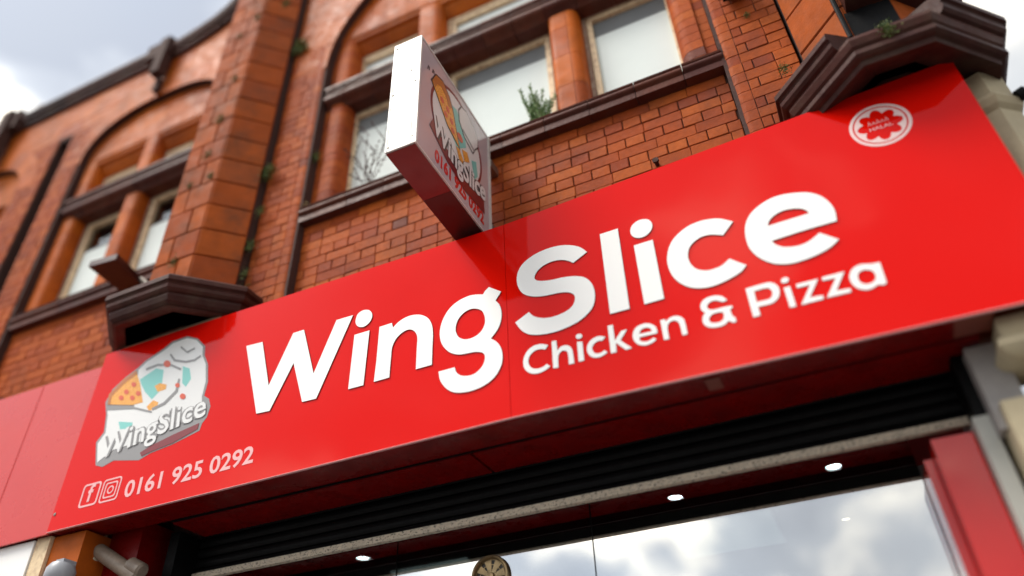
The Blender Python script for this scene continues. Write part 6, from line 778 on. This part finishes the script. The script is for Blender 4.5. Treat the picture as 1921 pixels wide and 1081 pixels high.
for k in range(8):
    a = math.pi / 4 * k + .2; d = Vector((math.cos(a), 0, math.sin(a))); n = Vector((-math.sin(a), 0, math.cos(a))); c_ = Vector((-1.677, 3.494, 1.12))
    obj('blade', MB().raw([c_ + d * .02 - n * .008, c_ + d * .078 - n * .020, c_ + d * .078 + n * .018 + Vector((0, -.004, 0)), c_ + d * .02 + n * .008, c_ + d * .02 - n * .008 + Vector((0, .002, 0)), c_ + d * .078 - n * .020 + Vector((0, .002, 0)), c_ + d * .078 + n * .018 + Vector((0, -.002, 0)), c_ + d * .02 + n * .008 + Vector((0, .002, 0))], [(0, 1, 2, 3), (7, 6, 5, 4), (0, 4, 5, 1), (1, 5, 6, 2), (2, 6, 7, 3), (3, 7, 4, 0)]), M['brass'], FN)
# shop interior
obj('ceiling', MB().box(-3.6, .6, 4.02, 9.0, 1.47, 1.50), M['ceil'], kind='structure'); obj('ceiling', MB().box(-3.6, .6, 3.512, 4.018, 1.46, 1.50), M['ceilred'], kind='structure')
obj('interior_wall', MB().box(-3.6, .6, 9.0, 9.1, -1.6, 1.5).box(-3.7, -3.6, 3.52, 9.1, -1.6, 1.5).box(.6, .7, 3.52, 9.1, -1.6, 1.5), M['ceil'], kind='structure'); obj('floor', MB().box(-3.6, .6, 3.52, 9.0, -1.62, -1.6), M['ground'], kind='structure')
for (x_, y_, lb) in ((-3.40, 3.80, 'small lit round downlight, leftmost behind the shop window'), (-2.67, 3.80, 'small lit round downlight, second from the left behind the shop window'), (-.76, 3.80, 'bright round downlight above the pale ceiling panel, near the middle of the window'), (.026, 3.80, 'bright round downlight closest to the red post at the right')):
    d_ = thing('downlight', lb, 'downlight', 'round downlights in the shop ceiling')
    obj('rim', MB().lathe([(.038, 0), (.050, 0), (.050, .006), (.038, .008)], (x_, y_, 1.4595), (0, 0, -1), 20), M['screw'], d_); obj('lamp', MB().lathe([(0, .003), (.038, .003), (.038, 0)], (x_, y_, 1.4595), (0, 0, -1), 20), M['led'], d_)
d_ = thing('spot_lamp', 'tiny warm lit lamp on the grey shop ceiling near the right end of the window', 'lamp')
obj('rim', MB().lathe([(.022, 0), (.032, 0), (.032, .005), (.022, .006)], (.011, 4.65, 1.4695), (0, 0, -1), 16), M['screw'], d_); obj('lamp', MB().lathe([(0, .004), (.022, .004), (.022, 0)], (.011, 4.65, 1.4695), (0, 0, -1), 16), M['warm'], d_)
for (x0, x1, y0, y1, lb) in ((-.955, -.355, 4.27, 4.88, 'flat pale square light panel on the shop ceiling, right of the fan'), (-2.70, -2.15, 4.15, 4.75, 'flat pale square light panel on the shop ceiling, left of the fan')):
    d_ = thing('ceiling_panel_light', lb, 'light panel', 'square light panels in the shop ceiling'); obj('panel', MB().box(x0, x1, y0, y1, 1.462, 1.4695), M['panel'], d_); obj('trim', MB().box(x0 - .012, x0 - .0005, y0, y1, 1.460, 1.4695).box(x1 + .0005, x1 + .012, y0, y1, 1.460, 1.4695), M['prwhite'], d_)

# ================================================================== small things
K = thing('box_lamp', 'dark brown flat box lamp sticking out over the cornice at the left', 'lamp')
# slab leaning out from the corner of the left pier
def slab(pts, th):
    b = MB(); n = len(pts); b.v = [tuple(p) for p in pts] + [(p[0], p[1], p[2] + th) for p in pts]
    b.f = [tuple(range(n)), tuple(n + i for i in reversed(range(n)))] + [(i, (i + 1) % n, n + (i + 1) % n, n + i) for i in range(n)]; return b
obj('hood', slab([(-4.3679, 2.6009, 3.4458), (-4.1309, 2.6238, 3.4458), (-4.2066, 2.9582, 3.4458), (-4.3973, 2.9, 3.4458)], .05), M['sgnbrown'], K); obj('arm', MB().tube([(-4.1907, 2.8974, 3.4758), (-3.9308, 2.9, 3.2335)], .02), M['screw'], K)
K = thing('security_camera', 'cream wall mounted security camera on a bracket under the left end of the red sign', 'camera')
def lump(o, ax, L, r, m, nm, par):
    q = MB().lathe([(0, 0), (r * .7, .0), (r, r * .3), (r, L - r * .3), (r * .75, L), (0, L)], o, ax, 20); q.smooth = True; return obj(nm, q, m, par)
lump((-3.93, 2.98, 1.60), (0.05, -.1, -1), .09, .042, M['plastic'], 'bracket', K); lump((-3.90, 2.93, 1.50), (.1, .02, -1), .12, .055, M['plastic'], 'joint', K)
lump((-3.86, 2.94, 1.46), (.55, .05, -.32), .40, .042, M['dirtyplastic'], 'arm', K); lump((-3.60, 2.96, 1.345), (.6, .03, -.3), .12, .042, M['dirtyplastic'], 'housing', K)
K = thing('dome_camera', 'grey dome camera below the left end of the red sign', 'camera')
q = MB().lathe([(0, -.02), (.060, -.02), (.075, .01), (.074, .05), (.055, .085), (.03, .10), (0, .105)], (-3.86, 2.76, 1.31), (0, -.1, -1), 24); q.smooth = True; obj('dome', q, M['greyplastic'], K)
obj('mount', MB().box(-3.90, -3.84, 2.74, 2.82, 1.332, 1.36), M['greyplastic'], K)
K = thing('flood_lamp', 'white and black lamp on the brick strip at the top edge, right of the windows', 'lamp')
q = MB().lathe([(0, 0), (.05, 0), (.085, .03), (.09, .05), (0, .06)], (.24, 2.80, 4.08), (.1, -.3, -1), 20); q.smooth = True; obj('shade', q, M['white'], K)
obj('body', MB().box(.20, .34, 2.78, 2.9, 3.99, 4.07), M['black'], K); obj('bracket', MB().box(.22, .30, 2.86, 2.93, 4.05, 4.20), M['black'], K)
K = thing('corner_bracket', 'small dark metal bracket sticking out from the far right corner against the sky', 'bracket')
obj('arm', MB().tube([(1.14, 2.93, 2.56), (1.21, 2.90, 2.575)], .012), M['black'], K); obj('head', MB().lathe([(0, 0), (.03, .005), (.032, .04), (.01, .06), (0, .06)], (1.195, 2.90, 2.57), (1, -.1, .3), 14), M['black'], K)

# rosemary-like plant on the sill
def needle(b, p, d, L, w):
    d = d.normalized(); s_ = d.cross(Vector((R.uniform(-1, 1), R.uniform(-1, 1), R.uniform(-1, 1)))).normalized() * w; t = d.cross(s_).normalized() * w * .35
    b.raw([p - s_ * .4, p + d * L * .5 - s_, p + d * L, p + d * L * .5 + s_, p + s_ * .4, p + d * L * .5 + t], [(0, 1, 5), (1, 2, 5), (2, 3, 5), (3, 4, 5), (4, 0, 5), (0, 4, 3, 2, 1)])
K = thing('spiky_plant', 'green spiky leaved plant growing on the window sill beside the orange mullion', 'plant')
stems = MB(); leaves = MB()
for k in range(22):
    bx = -1.04 + R.uniform(-.05, .05); dx = R.uniform(-.105, .085); h = R.uniform(.17, .42) * (1 - abs(dx) * 2.0); base = Vector((bx, 3.0 + R.uniform(-.03, .03), 3.645)); tip = base + Vector((dx, R.uniform(-.05, .05), h)); pts = []
    for i in range(9): t = i / 8; pts.append(base.lerp(tip, t) + Vector((dx * .25 * t * (1 - t), 0, 0)))
    stems.tube(pts, .0028, .0014, 5)
    nn = int(h * 190)
    for i in range(nn):
        t = i / nn; j = min(int(t * 8), 7); p = pts[j].lerp(pts[j + 1], t * 8 - j); a = i * 2.4; d = Vector((math.cos(a), math.sin(a), .9 + t * .8)); needle(leaves, p, d, R.uniform(.032, .056) * (1 - .35 * t), .0046)
obj('stem', stems, M['twig'], K); obj('leaf_mass', leaves, M['leaf'], K, kind='stuff')
# dry branching plant in front of the left window
K = thing('dry_twiggy_plant', 'dry bare twiggy plant with small withered leaves on the sill of the left window', 'plant')
tw = MB(); lv = MB()
def branch(p, d, L, r, depth):
    pts = [p]; q = p
    for i in range(5):
        d = (d + Vector((R.uniform(-.16, .16), R.uniform(-.10, .10), R.uniform(-.05, .12)))).normalized(); q = q + d * L / 5; pts.append(q)
    tw.tube(pts, r, r * .45, 5)
    for i, pp in enumerate(pts[1:]):
        for _ in range(2 if depth else 3):
            needle(lv, pp, Vector((R.uniform(-1, 1), R.uniform(-1, 1), R.uniform(-.6, 1))), R.uniform(.010, .022), .0055)
        if depth > 0 and R.random() < .75:
            branch(pp, (d + Vector((R.choice((-1, 1)) * R.uniform(.4, .9), R.uniform(-.3, .3), R.uniform(-.1, .4)))).normalized(), L * R.uniform(.35, .6), r * .6, depth - 1)
for dx, L, dp in ((-.50, .34, 1), (-.06, .56, 1), (.10, .34, 1), (.40, .50, 1), (-.85, .26, 0), (.62, .26, 0)): branch(Vector((-2.30, 2.99, 3.645)), Vector((dx, 0, 1)).normalized(), L, .004, dp)
obj('branch', tw, M['twig'], K); obj('leaf_mass', lv, M['twig'], K, kind='stuff')
# weeds in the joints
def weed(p, r, label, m='weed', n=60):
    b = MB(); p = Vector(p)
    for _ in range(int(n * 2.2)):
        q = p + Vector((R.gauss(0, .36), R.gauss(0, .18), R.gauss(0, .42) - .15)) * r; d = Vector((R.gauss(0, 1), R.gauss(0, 1) - .6, R.gauss(0, 1) + .3)).normalized(); needle(b, q, d, R.uniform(.14, .34) * r, r * .06)
    tag(obj('weed_tuft', b, M[m]), label, 'weed', 'weeds rooted in the masonry')
for q in [((-3.1163, 2.9, 5.619), 0.1, 'large dark green weed tuft high in the dark gap right of the left pier', 'weed', 160), ((-3.1798, 2.7, 6.0358), 0.06, 'green weed tuft at the top of the left pier by the picture edge', 'weed', 60), ((-3.1432, 2.88, 4.1057), 0.085, 'green weed tuft in the gap beside the brick strip, level with the dry twiggy plant', 'weed', 110), ((-3.1233, 2.88, 3.697), 0.05, 'thin weed tuft in the gap right of the left pier, below the larger one', 'weed', 60), ((-3.1594, 2.88, 3.3868), 0.06, 'green weed tuft in the pier gap, halfway down to the red sign', 'weed', 80), ((-3.147, 2.88, 3.1468), 0.05, 'small weed tuft just above the dark corbel in the gap right of the left pier', 'weed', 60), ((-3.1012, 2.84, 2.959), 0.06, 'pale green weed tuft on top of the dark corbel beside the red sign', 'weed', 80), ((-2.7967, 2.97, 4.1792), 0.06, 'weed tuft in the groove between the two rounded brick edges left of the window', 'weed', 70), ((-3.4277, 2.65, 5.9168), 0.05, 'small weed on the pale front of the left pier, near its top', 'weed', 60), ((-3.5761, 2.65, 5.7473), 0.035, 'tiny weed on the pale front of the left pier beside a joint', 'weed', 60), ((-3.4816, 2.65, 5.1161), 0.045, 'dry weed on the pale front of the left pier, beside the curved coping', 'weed', 60), ((-3.5145, 2.65, 4.6324), 0.055, 'bright green weed on the front of the left pier, beside the arch end', 'weed', 60), ((-3.5386, 2.65, 4.2453), 0.055, 'green weed on the front of the left pier level with the stone transom', 'weed', 60), ((-3.4382, 2.65, 3.976), 0.045, 'green weed just below another one on the front of the left pier', 'weed', 60), ((-3.6274, 2.65, 3.9644), 0.04, 'mossy weed at the left edge of the left pier', 'weed', 60), ((-3.5594, 2.65, 3.229), 0.05, 'yellowish moss clump low on the front of the left pier above the cornice', 'weed', 60), ((0.3629, 2.84, 3.1971), 0.045, 'dark weed tuft above the dark mouldings at the right', 'weed', 60), ((0.7686, 2.5, 2.8328), 0.05, 'green weed in the dark hollow of the right-hand corbel', 'weed', 90), ((0.2954, 2.92, 3.8261), 0.03, 'small weed on the right-hand brick strip near the top edge', 'weed', 60), ((-2.78, 2.95, 3.646), 0.06, 'dry straw coloured grass at the left end of the window sill', 'drygrass', 60)]: weed(*q)
